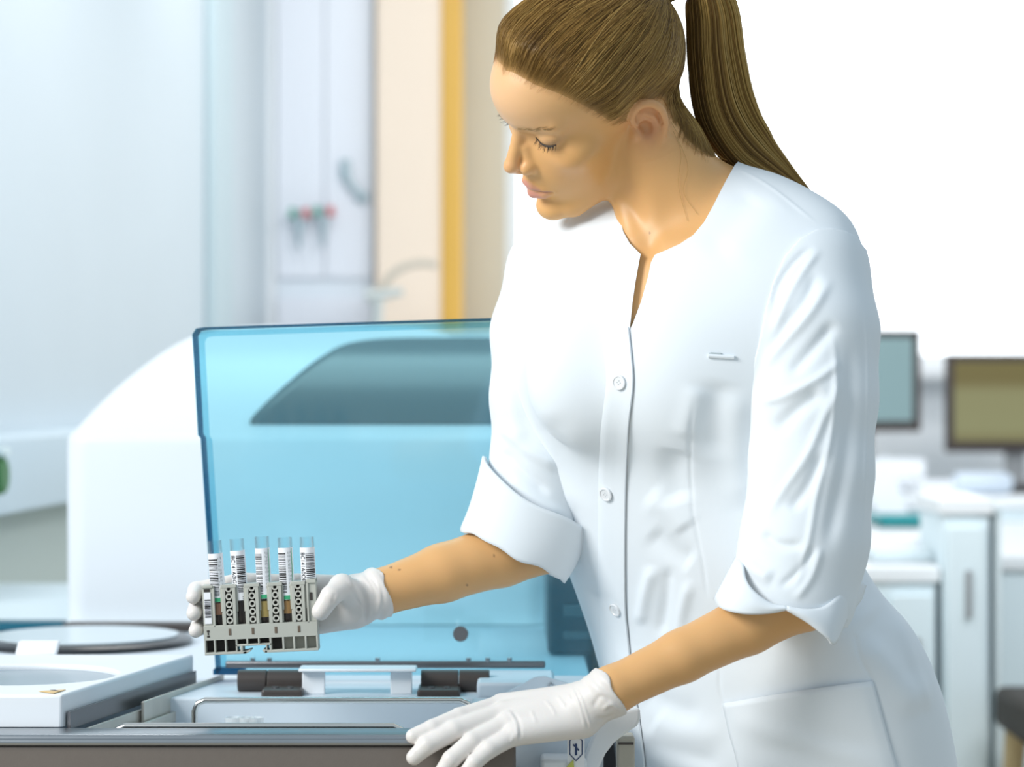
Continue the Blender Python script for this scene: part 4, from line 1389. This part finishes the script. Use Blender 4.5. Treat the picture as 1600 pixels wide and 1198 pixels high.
NECKLINE = [(940, 200), (966, 312), (968, 340), (974, 362), (984, 380), (1001, 397), (998, 412), (993, 440), (988, 475), (984, 515), (989, 505), (1002, 470), (1013, 430), (1017, 410), (1023, 398),
            (1040, 391), (1062, 381), (1083, 367), (1100, 347), (1114, 322), (1126, 298), (1137, 277), (1148, 258), (1170, 235), (1200, 180), (1000, 150)]
NECKLINE = [tuple(p) for p in NECKLINE]
TORSO_FOLDS = [
    ([(1086, 610), (1078, 690), (1082, 790), (1098, 880), (1106, 945)], 3.0, -1.6),
    ([(1060, 700), (1052, 740), (1062, 790)], 22, -5),
    ([(1092, 600), (1066, 690)], 18, 3),
    ([(1130, 590), (1118, 650), (1112, 720)], 26, -4),
    ([(1150, 600), (1150, 700), (1160, 800)], 22, 4),
    ([(1010, 770), (1050, 800), (1075, 830)], 20, 4),
    ([(1012, 830), (1050, 860), (1085, 880)], 18, -4),
    ([(1022, 880), (1008, 930), (1000, 980)], 10, 4),
    ([(1045, 880), (1040, 940), (1030, 1000)], 10, -3.5),
    ([(1080, 900), (1065, 960), (1060, 1010)], 10, 3.5),
    ([(788, 740), (830, 770), (900, 840)], 13, -5),
    ([(800, 700), (850, 740), (905, 800)], 18, 4),
    ([(862, 640), (875, 720), (900, 800)], 24, -2.5),
    ([(1230, 300), (1190, 350), (1130, 410)], 30, 2),
    ([(1180, 300), (1150, 340), (1100, 400)], 22, -2),
    ([(1150, 262), (1200, 290), (1280, 352)], 2.2, 0.9),
    ([(1125, 1030), (1124, 1070), (1131, 1100), (1150, 1140), (1157, 1200)], 3, -1.6),
    ([(1336, 990), (1345, 1030), (1362, 1064), (1378, 1120), (1398, 1200)], 3, -2.4, 0, .03),
    ([(1350, 960), (1390, 1000), (1440, 1080)], 26, -5),
    ([(1350, 1000), (1400, 1050), (1440, 1120)], 24, 4),
    ([(1400, 960), (1430, 1030), (1452, 1120)], 8, 2.5),
    ([(1160, 1120), (1240, 1145), (1330, 1190)], 22, 4),
    ([(1160, 1160), (1260, 1175), (1330, 1215)], 16, -5),
    ([(1020, 1120), (1060, 1140), (1140, 1150)], 22, 4),
    ([(1010, 1080), (1040, 1100), (1100, 1120)], 18, -3),
    ([(1000, 1160), (1060, 1180), (1130, 1195)], 16, -3),
]
coat = cloth('coat', torso_field, (-.2, -.30, .55), (.62, .46, 1.55), .0021, TORSO_FOLDS, person)
cut(coat, [(NECKLINE, -.4, .085)])

def ell_chain(p, pts, rs, squash):
    return sd_chain(p, pts, rs, .02)
SLN = [P(1262, 432, -.050), P(1272, 520, -.075), P(1271, 620, -.087), P(1268, 740, -.097), P(1258, 840, -.102), P(1240, 925, -.108)]
def sleeve_near(p):
    d = sd_chain(p, SLN, [.060, .0645, .0635, .0610, .0630, .066], .03)
    return smin(d, sd_cone(p, P(1252, 400, -.02), P(1262, 440, -.05), .040, .056), .03)
SLF = [P(905, 388, .080), P(868, 425, .105), P(848, 520, .110), P(840, 620, .110), P(840, 720, .108), P(835, 800, .105)]
def sleeve_far(p):
    return sd_chain(p, SLN and SLF, [.040, .052, .0555, .0505, .0500, .0560], .03)
SN_FOLDS = [
    ([(1272, 382), (1240, 410), (1215, 450), (1205, 500)], 5.6, -4.8),
    ([(1284, 385), (1255, 425), (1230, 470), (1205, 530)], 6.4, 5.4),
    ([(1280, 420), (1258, 465), (1225, 510), (1200, 550)], 8.8, -7.2),
    ([(1302, 430), (1265, 490), (1222, 540), (1192, 580)], 8.0, 6.0),
    ([(1310, 500), (1270, 545), (1228, 590)], 10.4, -6.0),
    ([(1316, 560), (1280, 590), (1222, 620), (1186, 628)], 7.2, 6.0),
    ([(1290, 610), (1245, 640), (1205, 680)], 12.8, -6.0),
    ([(1318, 585), (1288, 650), (1262, 710), (1225, 765), (1194, 815)], 7.2, 7.2),
    ([(1290, 700), (1262, 760), (1230, 800)], 10.4, -4.8),
    ([(1300, 500), (1306, 600), (1296, 690), (1276, 770), (1262, 850), (1236, 945)], 5.6, 5.4),
    ([(1330, 520), (1330, 620), (1322, 720), (1305, 800), (1290, 870)], 12.8, -4.2),
    ([(1352, 470), (1356, 600), (1352, 720), (1346, 880)], 3.2, 1.9),
    ([(1190, 830), (1215, 850), (1260, 852)], 8.0, -6.0),
    ([(1160, 860), (1180, 890), (1210, 905)], 11.2, 7.2),
    ([(1215, 920), (1250, 890), (1275, 850)], 6.4, -3.6),
    ([(1240, 940), (1268, 900), (1284, 850)], 6.4, 4.8),
]
SF_FOLDS = [
    ([(790, 560), (800, 640), (815, 700)], 12.8, 3.6),
    ([(815, 540), (826, 600), (836, 660)], 9.6, -3.6),
    ([(826, 628), (838, 640)], 5.6, -4.8),
    ([(782, 700), (815, 735), (862, 775)], 8.0, -6.0),
    ([(778, 660), (820, 700), (880, 735)], 9.6, 4.8),
    ([(790, 745), (830, 775), (890, 810)], 7.2, 4.8),
]
ARMHOLE = [(1600, 395), (1352, 388), (1336, 368), (1322, 361), (1300, 356), (1276, 358), (1250, 372), (1226, 400), (1208, 440), (1196, 485), (1186, 535), (1168, 600), (1120, 720), (1000, 1150), (1600, 1150)]
def sleeve_near_set_in(p):
    """the sleeve runs smoothly into the shoulder and ends at the armhole seam"""
    d = smin(sleeve_near(p), torso_field(p) + .004 * sstep(proj(p)[:, 1], 520, 640), .016) - .0009
    return smax(d, poly_dist(proj(p), ARMHOLE) / 1430.0, .0015)
sleeve_n = cloth('sleeve', sleeve_near_set_in, (-.2, -.35, .6), (.62, .28, 1.5), .0020, SN_FOLDS, coat)
cut(sleeve_n, [([(1040, 960), (1118, 938), (1140, 951), (1170, 957), (1202, 955), (1229, 949), (1262, 965), (1300, 985), (1420, 960), (1420, 1300), (1040, 1300)], -.5, .5)])
sleeve_f = cloth('sleeve', sleeve_far, (-.3, -.1, .7), (.3, .3, 1.5), .0020, SF_FOLDS, coat)
# rolled cuff of the far sleeve: a hollow tilted band
def band(name, c, axis, side, profs, n=72, thick=.0035, wob=None, parent=None):
    """profs: (along axis, half width along side, half width along the third axis) rows from the upper to the lower edge"""
    axis = Vector(axis).normalized(); side = (Vector(side) - axis * Vector(side).dot(axis)).normalized(); third = axis.cross(side)
    mb = MB(); prev = None
    rows = spline(profs, 14)
    for j, (h, a, b, sh) in enumerate(rows):
        ring_ = []
        for k in range(n):
            t = 2 * math.pi * k / n
            q = Vector(c) + side * (a * math.cos(t) + sh) + third * (b * math.sin(t)) + axis * (h + (wob(t, j / 13) if wob else 0))
            ring_.append(mb.bm.verts.new(q))
        if prev:
            for k in range(n): mb.bm.faces.new((prev[k], prev[(k + 1) % n], ring_[(k + 1) % n], ring_[k]))
        prev = ring_
    o = mb.build(name, cotton, parent, smooth=True, auto=80)
    s = o.modifiers.new('thick', 'SOLIDIFY'); s.thickness = thick; s.offset = 1
    return o
cf = P(822, 826, .098)
ax = Vector((-.45, -.05, -.89)).normalized()
sd = Vector((.885, 0, -.46))
def wobf(t, r):
    # t=pi is the outer left edge, whose corner stands up
    return -(1 - r) * .022 * max(0, math.cos(t - math.pi)) ** 3 + .0016 * math.sin(5 * t) + .0012 * math.sin(9 * t + 1) * r
band('cuff', cf, ax, sd, [(-.030, .0710, .060, -.007), (-.008, .0680, .060, -.003), (.015, .0655, .059, 0), (.033, .0635, .057, 0)], wob=wobf, parent=coat)
# open cuff of the near sleeve: front band and turned up flap
def on_sleeve(px, py, off):
    p = surface_at(sleeve_near, px, py, -.4, .05)
    if p[1] > .04: p[1] = -.105
    return Vector(p) + Vector((0, -off, 0))
def flap(name, cols, thick=.003, n=9, m=30):
    """cols: list of (top px, bottom px, depth offset top, bottom)"""
    T = spline([(*c[0], c[2]) for c in cols], m); Bt = spline([(*c[1], c[3]) for c in cols], m)
    mb = MB(); prev = None
    for i in range(m):
        cur = []
        for j in range(n + 1):
            f = j / n
            x, y, o_ = T[i] * (1 - f) + Bt[i] * f
            cur.append(mb.bm.verts.new(P(x, y, o_ - .003 * math.sin(f * math.pi))))
        if prev:
            for j in range(n): mb.bm.faces.new((prev[j], prev[j + 1], cur[j + 1], cur[j]))
        prev = cur
    o = mb.build(name, cotton, coat, smooth=True, auto=80)
    s = o.modifiers.new('thick', 'SOLIDIFY'); s.thickness = thick; s.offset = 0
    return o
ys_ = lambda px, py: surface_at(sleeve_near, px, py, -.4, .05)[1]
flap('cuff', [((1152, 868), (1116, 936), -.100, -.104), ((1160, 880), (1124, 948), -.140, -.146), ((1166, 905), (1140, 955), -.160, -.164), ((1180, 925), (1168, 959), -.170, -.173), ((1205, 943), (1202, 957), -.174, -.175), ((1229, 949), (1230, 951), -.175, -.175)])
flap('cuff', [((1229, 948), (1230, 952), -.176, -.177), ((1258, 952), (1262, 972), -.178, -.180), ((1285, 948), (1292, 997), -.172, -.178), ((1312, 928), (1304, 1006), -.158, -.168), ((1338, 908), (1322, 968), -.130, -.140), ((1352, 914), (1346, 934), -.105, -.110)])

# button band, buttons, breast pocket
def on_coat(px, py, off=0.0):
    p = surface_at(torso_field, px, py)
    _, g = grad(torso_field, p[None], .002)
    g = g[0] / np.linalg.norm(g[0])
    return Vector(p + g * off), Vector(g)
edge = spline([(984, 512), (989, 560), (991, 600), (984, 660), (981, 700), (979, 760), (978, 830), (978, 890), (979, 950), (984, 1000), (990, 1060), (1000, 1120), (1010, 1200), (1020, 1330)], 70)
mb = MB(); prev = None
for x, y in edge:
    cur = [mb.bm.verts.new(on_coat(x - dx, y, o_)[0]) for dx, o_ in ((0, .0012), (0.6, .0030), (5, .0030), (10, .0026), (20, .0022), (32, .0018), (42, .0008), (46, -.001))]
    if prev:
        for k in range(len(cur) - 1): mb.bm.faces.new((prev[k], cur[k], cur[k + 1], prev[k + 1]))
    prev = cur
mb.build('button_band', cotton, coat, smooth=True, auto=60)
btn = mat('pearl_button', (.80, .82, .84), .22, coat=.4)
for x, y in ((970, 597), (949, 770), (964, 950)):
    c, g = on_coat(x, y, .0028)
    b_ = MB().lathe(c, [(0, 0), (.0078, 0), (.0082, .0012), (.0078, .0024), (.0064, .0026), (.0058, .0018), (0, .0016)], 28, g).build('button', btn, coat, smooth=True)
    hm = MB()
    q = Vector((0, 0, 1)).rotation_difference(g)
    for sx in (-1, 1):
        for sz in (-1, 1):
            hm.lathe(c + q @ Vector((sx * .0014, sz * .0014, .0017)), [(0, 0), (.0007, 0), (.0007, .0003), (0, .0003)], 8, g)
    hm.build('thread_hole', mat('button_shadow_thread', (.55, .58, .60), .7), coat)
wl = [on_coat(x, 556 + .05 * (x - 1107), .0016)[0] for x in range(1107, 1149, 4)]
MB().tube(wl, .0022, 8).build('pocket_welt', cotton, coat, smooth=True)
sl_ = [on_coat(x, 552 + .05 * (x - 1107), .0004)[0] for x in range(1108, 1132, 3)]
MB().tube(sl_, [.0007] + [.0013] * (len(sl_) - 2) + [.0005], 8).build('pocket_opening', mat('pocket_lining', (.42, .48, .50), .9), coat)
# hip pocket: a panel sewn on the front, open along its slanting top edge
mb = MB(); prev = None
NR, NC = 26, 40
for i in range(NR + 1):
    f = i / NR
    xl = np.interp(f, [0, .2, .35, .5, 1], [1130, 1140, 1150, 1157, 1160]); xr = np.interp(f, [0, .3, 1], [1363, 1385, 1440])
    cur = []
    for k in range(NC + 1):
        g_ = k / NC
        x = xl + (xr - xl) * g_
        yt = 1098 + (1063 - 1098) * g_ + 5 * math.sin(g_ * math.pi) * -.6
        y = yt + (1330 - yt) * f
        edge_ = min(1.0, min(g_, 1 - g_) * 14) * min(1.0, (1 - f) * 14)
        belly = .0045 * math.sin(math.pi * min(1, f * 2.2 + .25)) * math.sin(math.pi * g_) + .0035 * math.exp(-((y - (1128 + (x - 1160) * .30)) / 16) ** 2) * math.sin(math.pi * g_)
        cur.append(mb.bm.verts.new(on_coat(x, y, .0002 + (.0022 + belly) * edge_)[0]))
    if prev:
        for k in range(NC): mb.bm.faces.new((prev[k], cur[k], cur[k + 1], prev[k + 1]))
    prev = cur
o = mb.build('hip_pocket', cotton, coat, smooth=True, auto=80)
sm = o.modifiers.new('thick', 'SOLIDIFY'); sm.thickness = .0016; sm.offset = 1

# ------------------------------------------------------------------ gloves
glove_m = mat('white_latex', (.72, .685, .655), .45, sss=.05, bump=.12, bump_scale=350)
def glove(hd, el, wr, c0, nrm, lip, folds, lo, hi):
    nrm = np.array(nrm, float); nrm /= np.linalg.norm(nrm)
    ax_ = np.array(el - wr); ax_ /= np.linalg.norm(ax_)
    def f(p):
        d = hand_field(p, hd, wr, .0006)
        a = np.array(wr) + ax_ * .0
        along = (p - a) @ ax_
        arm = arm_field(p, SHL if hd is HAND_L else SHR, el, wr) - .0012
        w = sstep(along, -.03, .05)
        rip = .0011 * np.sin(along * 420 + 2.2 * np.sin(p[:, 2] * 70) + 1.3 * np.sin(p[:, 0] * 90)) * sstep(along, -.035, -.005)
        d = smin(d, arm - lip * w, .014) + rip * (.6 + .4 * np.sin(p[:, 2] * 130))
        return smax(d, (p - np.array(c0)) @ nrm + .0022 * np.sin(p[:, 2] * 160 + p[:, 1] * 120), .0015)
    V, F = field_mesh(f, lo, hi, .0016)
    d, G = grad(f, V, .0012)
    N = G / np.linalg.norm(G, axis=1, keepdims=True)
    V = stroke(V, N, folds)
    return link_mesh('glove', np_mesh('glove', V, F), glove_m, person)
cL = P(957, 1079, -.145); nL = (ELL - WRL).normalized() + Vector((.25, 0, .25))
glove(HAND_L, ELL, WRL, cL, nL, .0022, [
    ([(790, 1106), (803, 1122), (808, 1142), (806, 1160)], 2.2, 1.3), ([(799, 1108), (812, 1130), (812, 1158)], 2.4, -1.0), ([(797, 1160), (803, 1150), (801, 1145)], 2, 1.2),
    ([(891, 1070), (903, 1094), (911, 1120), (915, 1142)], 2.4, 1.5), ([(898, 1072), (910, 1096), (918, 1122), (926, 1140)], 2.2, 1.4), ([(895, 1071), (907, 1095), (914, 1121), (920, 1141)], 1.6, -1.2),
    ([(850, 1092), (862, 1106), (869, 1120)], 2, 1.0), ([(870, 1086), (884, 1105)], 2, .9), ([(829, 1108), (838, 1130)], 2, .8), ([(888, 1084), (892, 1094)], 2, .7),
    ([(925, 1108), (938, 1088), (958, 1098)], 4, -1.4), ([(940, 1110), (955, 1100), (970, 1112)], 3, 1.4), ([(930, 1122), (948, 1122), (962, 1114)], 3, -1.2),
    ([(640, 1176), (645, 1171), (649, 1176)], 1.6, .5)],
    (-.2, -.3, .72), (.2, .0, 1.0))
cR = P(597, 925, .045); nR = (ELR - WRR).normalized() + Vector((0, 0, 0))
glove(HAND_R, ELR, WRR, cR, nR, .0030, [
    ([(541, 900), (556, 925), (566, 950), (562, 978)], 3, 1.8), ([(548, 899), (566, 925), (573, 950), (568, 978)], 2.6, -1.8), ([(556, 896), (575, 925), (579, 948), (575, 977)], 3, 1.8),
    ([(566, 892), (583, 918), (588, 945)], 3, -1.6), ([(575, 890), (590, 910), (594, 935), (588, 970)], 3, 1.6), ([(552, 930), (570, 955), (560, 976)], 2.4, -1.5),
    ([(524, 925), (519, 945)], 3, -.8)],
    (-.45, -.06, .85), (-.05, .14, 1.08))

# ------------------------------------------------------------------ the tube rack she holds, and its five tubes
RX0, RY0 = P(313, 0, 0).x, 0.0
ra = math.radians(2.6)                        # it is held at a slight tilt
S_PX = 1 / 1428.57
RO = P(320, 1024, 0)                          # lower left front corner
def RK(u, v, w=0.0):
    """u, v in photo pixels along the rack's own axes from its lower left front corner, w depth in metres"""
    c, s = math.cos(ra), math.sin(ra)
    x, z = u * S_PX, v * S_PX
    z2, x2 = x * s + z * c, x * c - z * s
    return RO + Vector((x2, w, z2))
rackm = mat('grey_beige_rack_plastic', (.47, .48, .43), .45)
rackd = mat('dark_rack_interior', (.035, .03, .026), .6)
W_, DEP = 178.0, .024
rack = empty('tube_rack', RO, 'grey plastic tube rack held in the gloved hand in front of the lid', 'rack')
def rbox(mb, u0, u1, v0, v1, w0, w1):
    mb.prism([RK(u0, v0, w0), RK(u1, v0, w0), RK(u1, v1, w0), RK(u0, v1, w0)], RK(0, 0, w1) - RK(0, 0, w0))
base = MB()
rbox(base, 0, W_, 23, 46, 0, DEP)             # solid band
# open foot below: ribs, rails and the clip gap in the middle
rbox(base, 0, 66, 0, 4, 0, DEP); rbox(base, 94, W_, 0, 4, 0, DEP)
for u in (0, 15, 32, 49): rbox(base, u, u + 2.6, 3, 24, 0, DEP)
rbox(base, 49, 105, 12, 15, 0, DEP); rbox(base, 66, 68.5, 14, 24, 0, DEP); rbox(base, 84, 86.5, 14, 24, 0, DEP); rbox(base, 102, 105, 3, 24, 0, DEP)
rbox(base, 56, 60, 3, 13, 0, DEP); rbox(base, 96, 98, 3, 13, 0, DEP)
base.prism([RK(60, 3), RK(72, 6), RK(72, 3.5), RK(64, 0), RK(60, 0)], (0, DEP, 0)); base.prism([RK(92, 6), RK(98, 3), RK(98, 0), RK(94, 0), RK(90, 3.5)], (0, DEP, 0))
for u in (122, 139, 157, 175): rbox(base, u, u + 3, 3, 24, 0, DEP)
base.build('base', rackm, rack, bevel=.0004, segs=1)
bkp = MB(); rbox(bkp, 2, 50, 3, 24, DEP * .55, DEP * .6); rbox(bkp, 50, 104, 15, 24, DEP * .55, DEP * .6); rbox(bkp, 104, 122, 3, 24, DEP * .55, DEP * .6)
bkp.build('foot_web', rackd, rack)
bk2 = MB(); rbox(bk2, 122, W_ - 1, 3, 24, DEP * .6, DEP * .7)
bk2.build('foot_web', mat('pale_rack_web', (.62, .60, .52), .5), rack)
for u in (39, 75, 111, 147):
    slots = MB(); rbox(slots, u, u + 4, 30, 40, -.0004, .0006)
    slots.build('index_slot', mat('brown_grey_slot', (.14, .105, .075), .6), rack)
tower = MB()
TOPV = 108
cols = [(31, 52), (67.5, 88), (104, 124), (140, 160)]
rbox(tower, 0, 19, 46, TOPV, .002, DEP); rbox(tower, 0, 16.5, TOPV - 3, TOPV + 1, 0, DEP)
rbox(tower, W_ - 15, W_, 46, TOPV + 3, .002, DEP); rbox(tower, W_ - 14, W_, TOPV - 2, TOPV + 4, 0, DEP)
rbox(tower, 16, 19, 44, TOPV - 4, 0, .004); rbox(tower, 163, 166, 44, TOPV - 2, 0, .004)
for a, b in cols:
    rbox(tower, a, a + 5, 46, TOPV - 2, .0, DEP); rbox(tower, b - 5, b, 46, TOPV - 2, .0, DEP)
    rbox(tower, a - 1.5, b + 1.5, TOPV - 4, TOPV + 1, -.0004, DEP)
    rbox(tower, a + 5, b - 5, 46, TOPV - 2, .010, DEP)
    rbox(tower, b, b + 3, 66, TOPV - 3, .003, DEP); rbox(tower, a - 3, a, 66, TOPV - 3, .003, DEP)
    rbox(tower, b, b + 1.6, 46, 66, .004, DEP); rbox(tower, a - 1.6, a, 46, 66, .004, DEP)
rbox(tower, 0, W_, 46, 100, DEP - .002, DEP)
tower.build('tower', rackm, rack, bevel=.0003, segs=1)
dk_ = MB()
for a, b in cols: rbox(dk_, a + 5, b - 5, 47, TOPV - 4, .0085, .0098)
rbox(dk_, 3, 12, TOPV - 9, TOPV - 5, .0012, .0022); rbox(dk_, W_ - 10, W_ - 6, 79, 91, .0012, .0022)
for u0, v0, u1, v1 in ((5, 36, 9, 39), (6, 32, 8, 35.5), (5, 28, 9, 31)): rbox(dk_, u0, u1, v0, v1, -.0004, .0006)
dk_.build('recess', rackd, rack)
for a, b in cols:
    rg = MB()
    for k in range(5):
        c = RK((a + b) / 2, 53 + k * 12.3, .0035)
        rg.lathe(c, [(.0022, -.005), (.0036, -.005), (.0040, .002), (.0036, .0035), (.0022, .0035), (.0018, .001), (.0018, -.005)], 16, (0, -1, 0), closed=True)
    rg.build('spring_column', mat('pale_spring_plastic', (.52, .52, .47), .4), rack, smooth=True)
lab = MB(); rbox(lab, 2.5, 13, 49, 98, .0008, .002)
lb = lab.build('rack_label', paper, rack)
ink = mat('black_ink', (.02, .018, .02), .6)
random.seed(5)
def bars(poly_fn, a0, a1, n_min, parent, name='barcode'):
    mb = MB(); v = a0
    while v < a1:
        h = random.choice((.8, .8, 1.3, 1.3, 2.2)); poly_fn(mb, v, min(v + h, a1)); v += h + random.choice((.8, .9, 1.3, 1.8))
    return mb.build(name, ink, parent)
bars(lambda mb, a, b: rbox(mb, 3.2, 12.4, a, b, .0004, .0009), 59, 87, 0, lb)

glass = bpy.data.materials.new('clear_tube_plastic'); glass.use_nodes = True
_nt = glass.node_tree; _nt.nodes.remove(_nt.nodes['Principled BSDF'])
_t = _nt.nodes.new('ShaderNodeBsdfTransparent'); _t.inputs[0].default_value = (.965, .985, .99, 1)
_g = _nt.nodes.new('ShaderNodeBsdfGlossy'); _g.inputs['Roughness'].default_value = .05
_f = _nt.nodes.new('ShaderNodeLayerWeight'); _f.inputs[0].default_value = .16
_m = _nt.nodes.new('ShaderNodeMixShader')
_nt.links.new(_f.outputs['Facing'], _m.inputs[0]); _nt.links.new(_t.outputs[0], _m.inputs[1]); _nt.links.new(_g.outputs[0], _m.inputs[2])
_nt.links.new(_m.outputs[0], _nt.nodes['Material Output'].inputs[0])
serum = mat('amber_serum', (.55, .29, .10), .3); serum2 = mat('yellow_serum', (.62, .43, .14), .3); clot = mat('dark_blood', (.018, .007, .008), .3); pink = mat('hazy_serum', (.44, .20, .12), .3)
green = mat('green_label_print', (.05, .42, .20), .6)
def yaw_pt(c, r, a, v, up):
    return c + Vector((math.sin(a) * r, -math.cos(a) * r, 0)) + up * v
TUBES = [  # centre u, top v, label top, label bottom, barcode angles, print, liquid top, clot top, serum
    (25, 178, 158, 82, (-1.15, .30), None, 80, 62, pink, 'rack tube with grey barcode and no lettering, at the end by the fingertips', True),
    (60, 179, 161, 83, (-.15, 1.1), 'BC141A0IGA', 82, 81, clot, 'rack tube with large vertical lettering and nearly black blood inside', False),
    (96, 181, 163, 84, (-1.2, -.05), None, 80, 55, serum2, 'middle tube of the rack with a green edged label and yellow serum', True),
    (132, 178, 162, 81, (-1.2, .05), None, 79, 59, serum, 'rack tube with amber serum and green print between the middle and lettered tubes', True),
    (166.5, 177, 161, 82, (-.20, 1.15), 'BC141A0OEF', 81, 72, pink, 'rack tube with large vertical lettering nearest the thumb', False)]
up_ = (RK(0, 1) - RK(0, 0)).normalized()
RT = .0079
for u, vt, lt, lbm, ba, txt, lq, ct, sm_, label, gp in TUBES:
    lean = math.radians(1.6 if u < 80 else 0.2)
    upv = (up_ + Vector((-math.sin(lean), 0, 0))).normalized()
    c0 = RK(u, 34, .0118)
    vv = lambda v: (v - 34) * S_PX
    t = empty('sample_tube', c0 + upv * 0, label, 'tube', 'sample tubes in the held rack')
    H = vv(vt)
    MB().lathe(c0, [(0, .002), (RT * .7, .0035), (RT, .010), (RT, H), (RT - .0009, H), (RT - .0009, .011), (RT * .6, .0045), (0, .0035)], 32, upv).build('glass', glass, t, smooth=True)
    r2 = RT - .0012
    if ct < lq: MB().lathe(c0, [(0, vv(ct) + .0001), (r2, vv(ct) + .0001), (r2, vv(lq)), (0, vv(lq))], 28, upv).build('serum', sm_, t, smooth=True, auto=50)
    MB().lathe(c0, [(0, .005), (r2 * .7, .007), (r2, .012), (r2, vv(ct)), (0, vv(ct))], 28, upv).build('blood', clot, t, smooth=True, auto=50)
    # label wrapped round the tube
    q = Vector((0, 0, 1)).rotation_difference(upv)
    def wrap(mb, a0, a1, v0, v1, r, n=10):
        pr = None
        for k in range(n + 1):
            a = a0 + (a1 - a0) * k / n
            d = q @ Vector((math.sin(a), -math.cos(a), 0))
            cur = [mb.bm.verts.new(c0 + d * r + upv * vv(v0)), mb.bm.verts.new(c0 + d * r + upv * vv(v1))]
            if pr: mb.bm.faces.new((pr[0], cur[0], cur[1], pr[1]))
            pr = cur
        return mb
    lo_ = wrap(MB(), -2.2, 2.2, lbm, lt, RT + .00025, 28).build('label', paper, t, smooth=True)
    bars(lambda mb, a, b: wrap(mb, ba[0], ba[1], a, b, RT + .0004), 92 if txt is None else 96, lt - 8, 0, lo_)
    if txt:
        fc = bpy.data.curves.new('lettering', 'FONT'); fc.body = txt; fc.size = .0068; fc.align_x = 'LEFT'; fc.extrude = .00005
        fc.space_character = 1.0
        fo = bpy.data.objects.new('lettering', fc); COL.objects.link(fo)
        bpy.context.view_layer.update()
        me = evaluated(fo); bpy.data.objects.remove(fo); bpy.data.curves.remove(fc)
        xs = np.array([v.co.x for v in me.vertices]); wfit = vv(lt - 7) - vv(104)
        sc = wfit / xs.max()
        for v in me.vertices:
            a = -.26 - (.0052 - v.co.y) / RT * 1.0 - .0
            h = vv(lt - 7) - v.co.x * sc
            d = q @ Vector((math.sin(a), -math.cos(a), 0))
            v.co = c0 + d * (RT + .0009 + v.co.z) + upv * h
        link_mesh('lettering', me, ink, lo_)
    if gp:
        mb = MB()
        wrap(mb, -.5, .75, lbm + .4, lbm + 6.5, RT + .00042)
        if txt is None and u > 80: wrap(mb, .92, 1.05, 96, lt - 1, RT + .00042, 3)
        mb.build('green_print', green, lo_)
        mb = MB()
        for r_ in range(3):
            for k in range(10):
                v0 = lt - 5 - k * 6 - random.random() * 2
                wrap(mb, .38 + r_ * .2, .44 + r_ * .2, v0 - 2.4 - random.random() * 2, v0, RT + .0004, 2)
        mb.build('small_print', mat('grey_print', (.35, .38, .38), .7), lo_)
    else:
        mb = MB()
        wrap(mb, -.75, -.6, lbm + 2, lbm + 5, RT + .0004, 2); wrap(mb, .35, .7, lbm + 1.5, lbm + 2.3, RT + .0004, 3); wrap(mb, .35, .7, lbm + 5, lbm + 5.8, RT + .0004, 3)
        mb.build('small_print', ink, lo_)
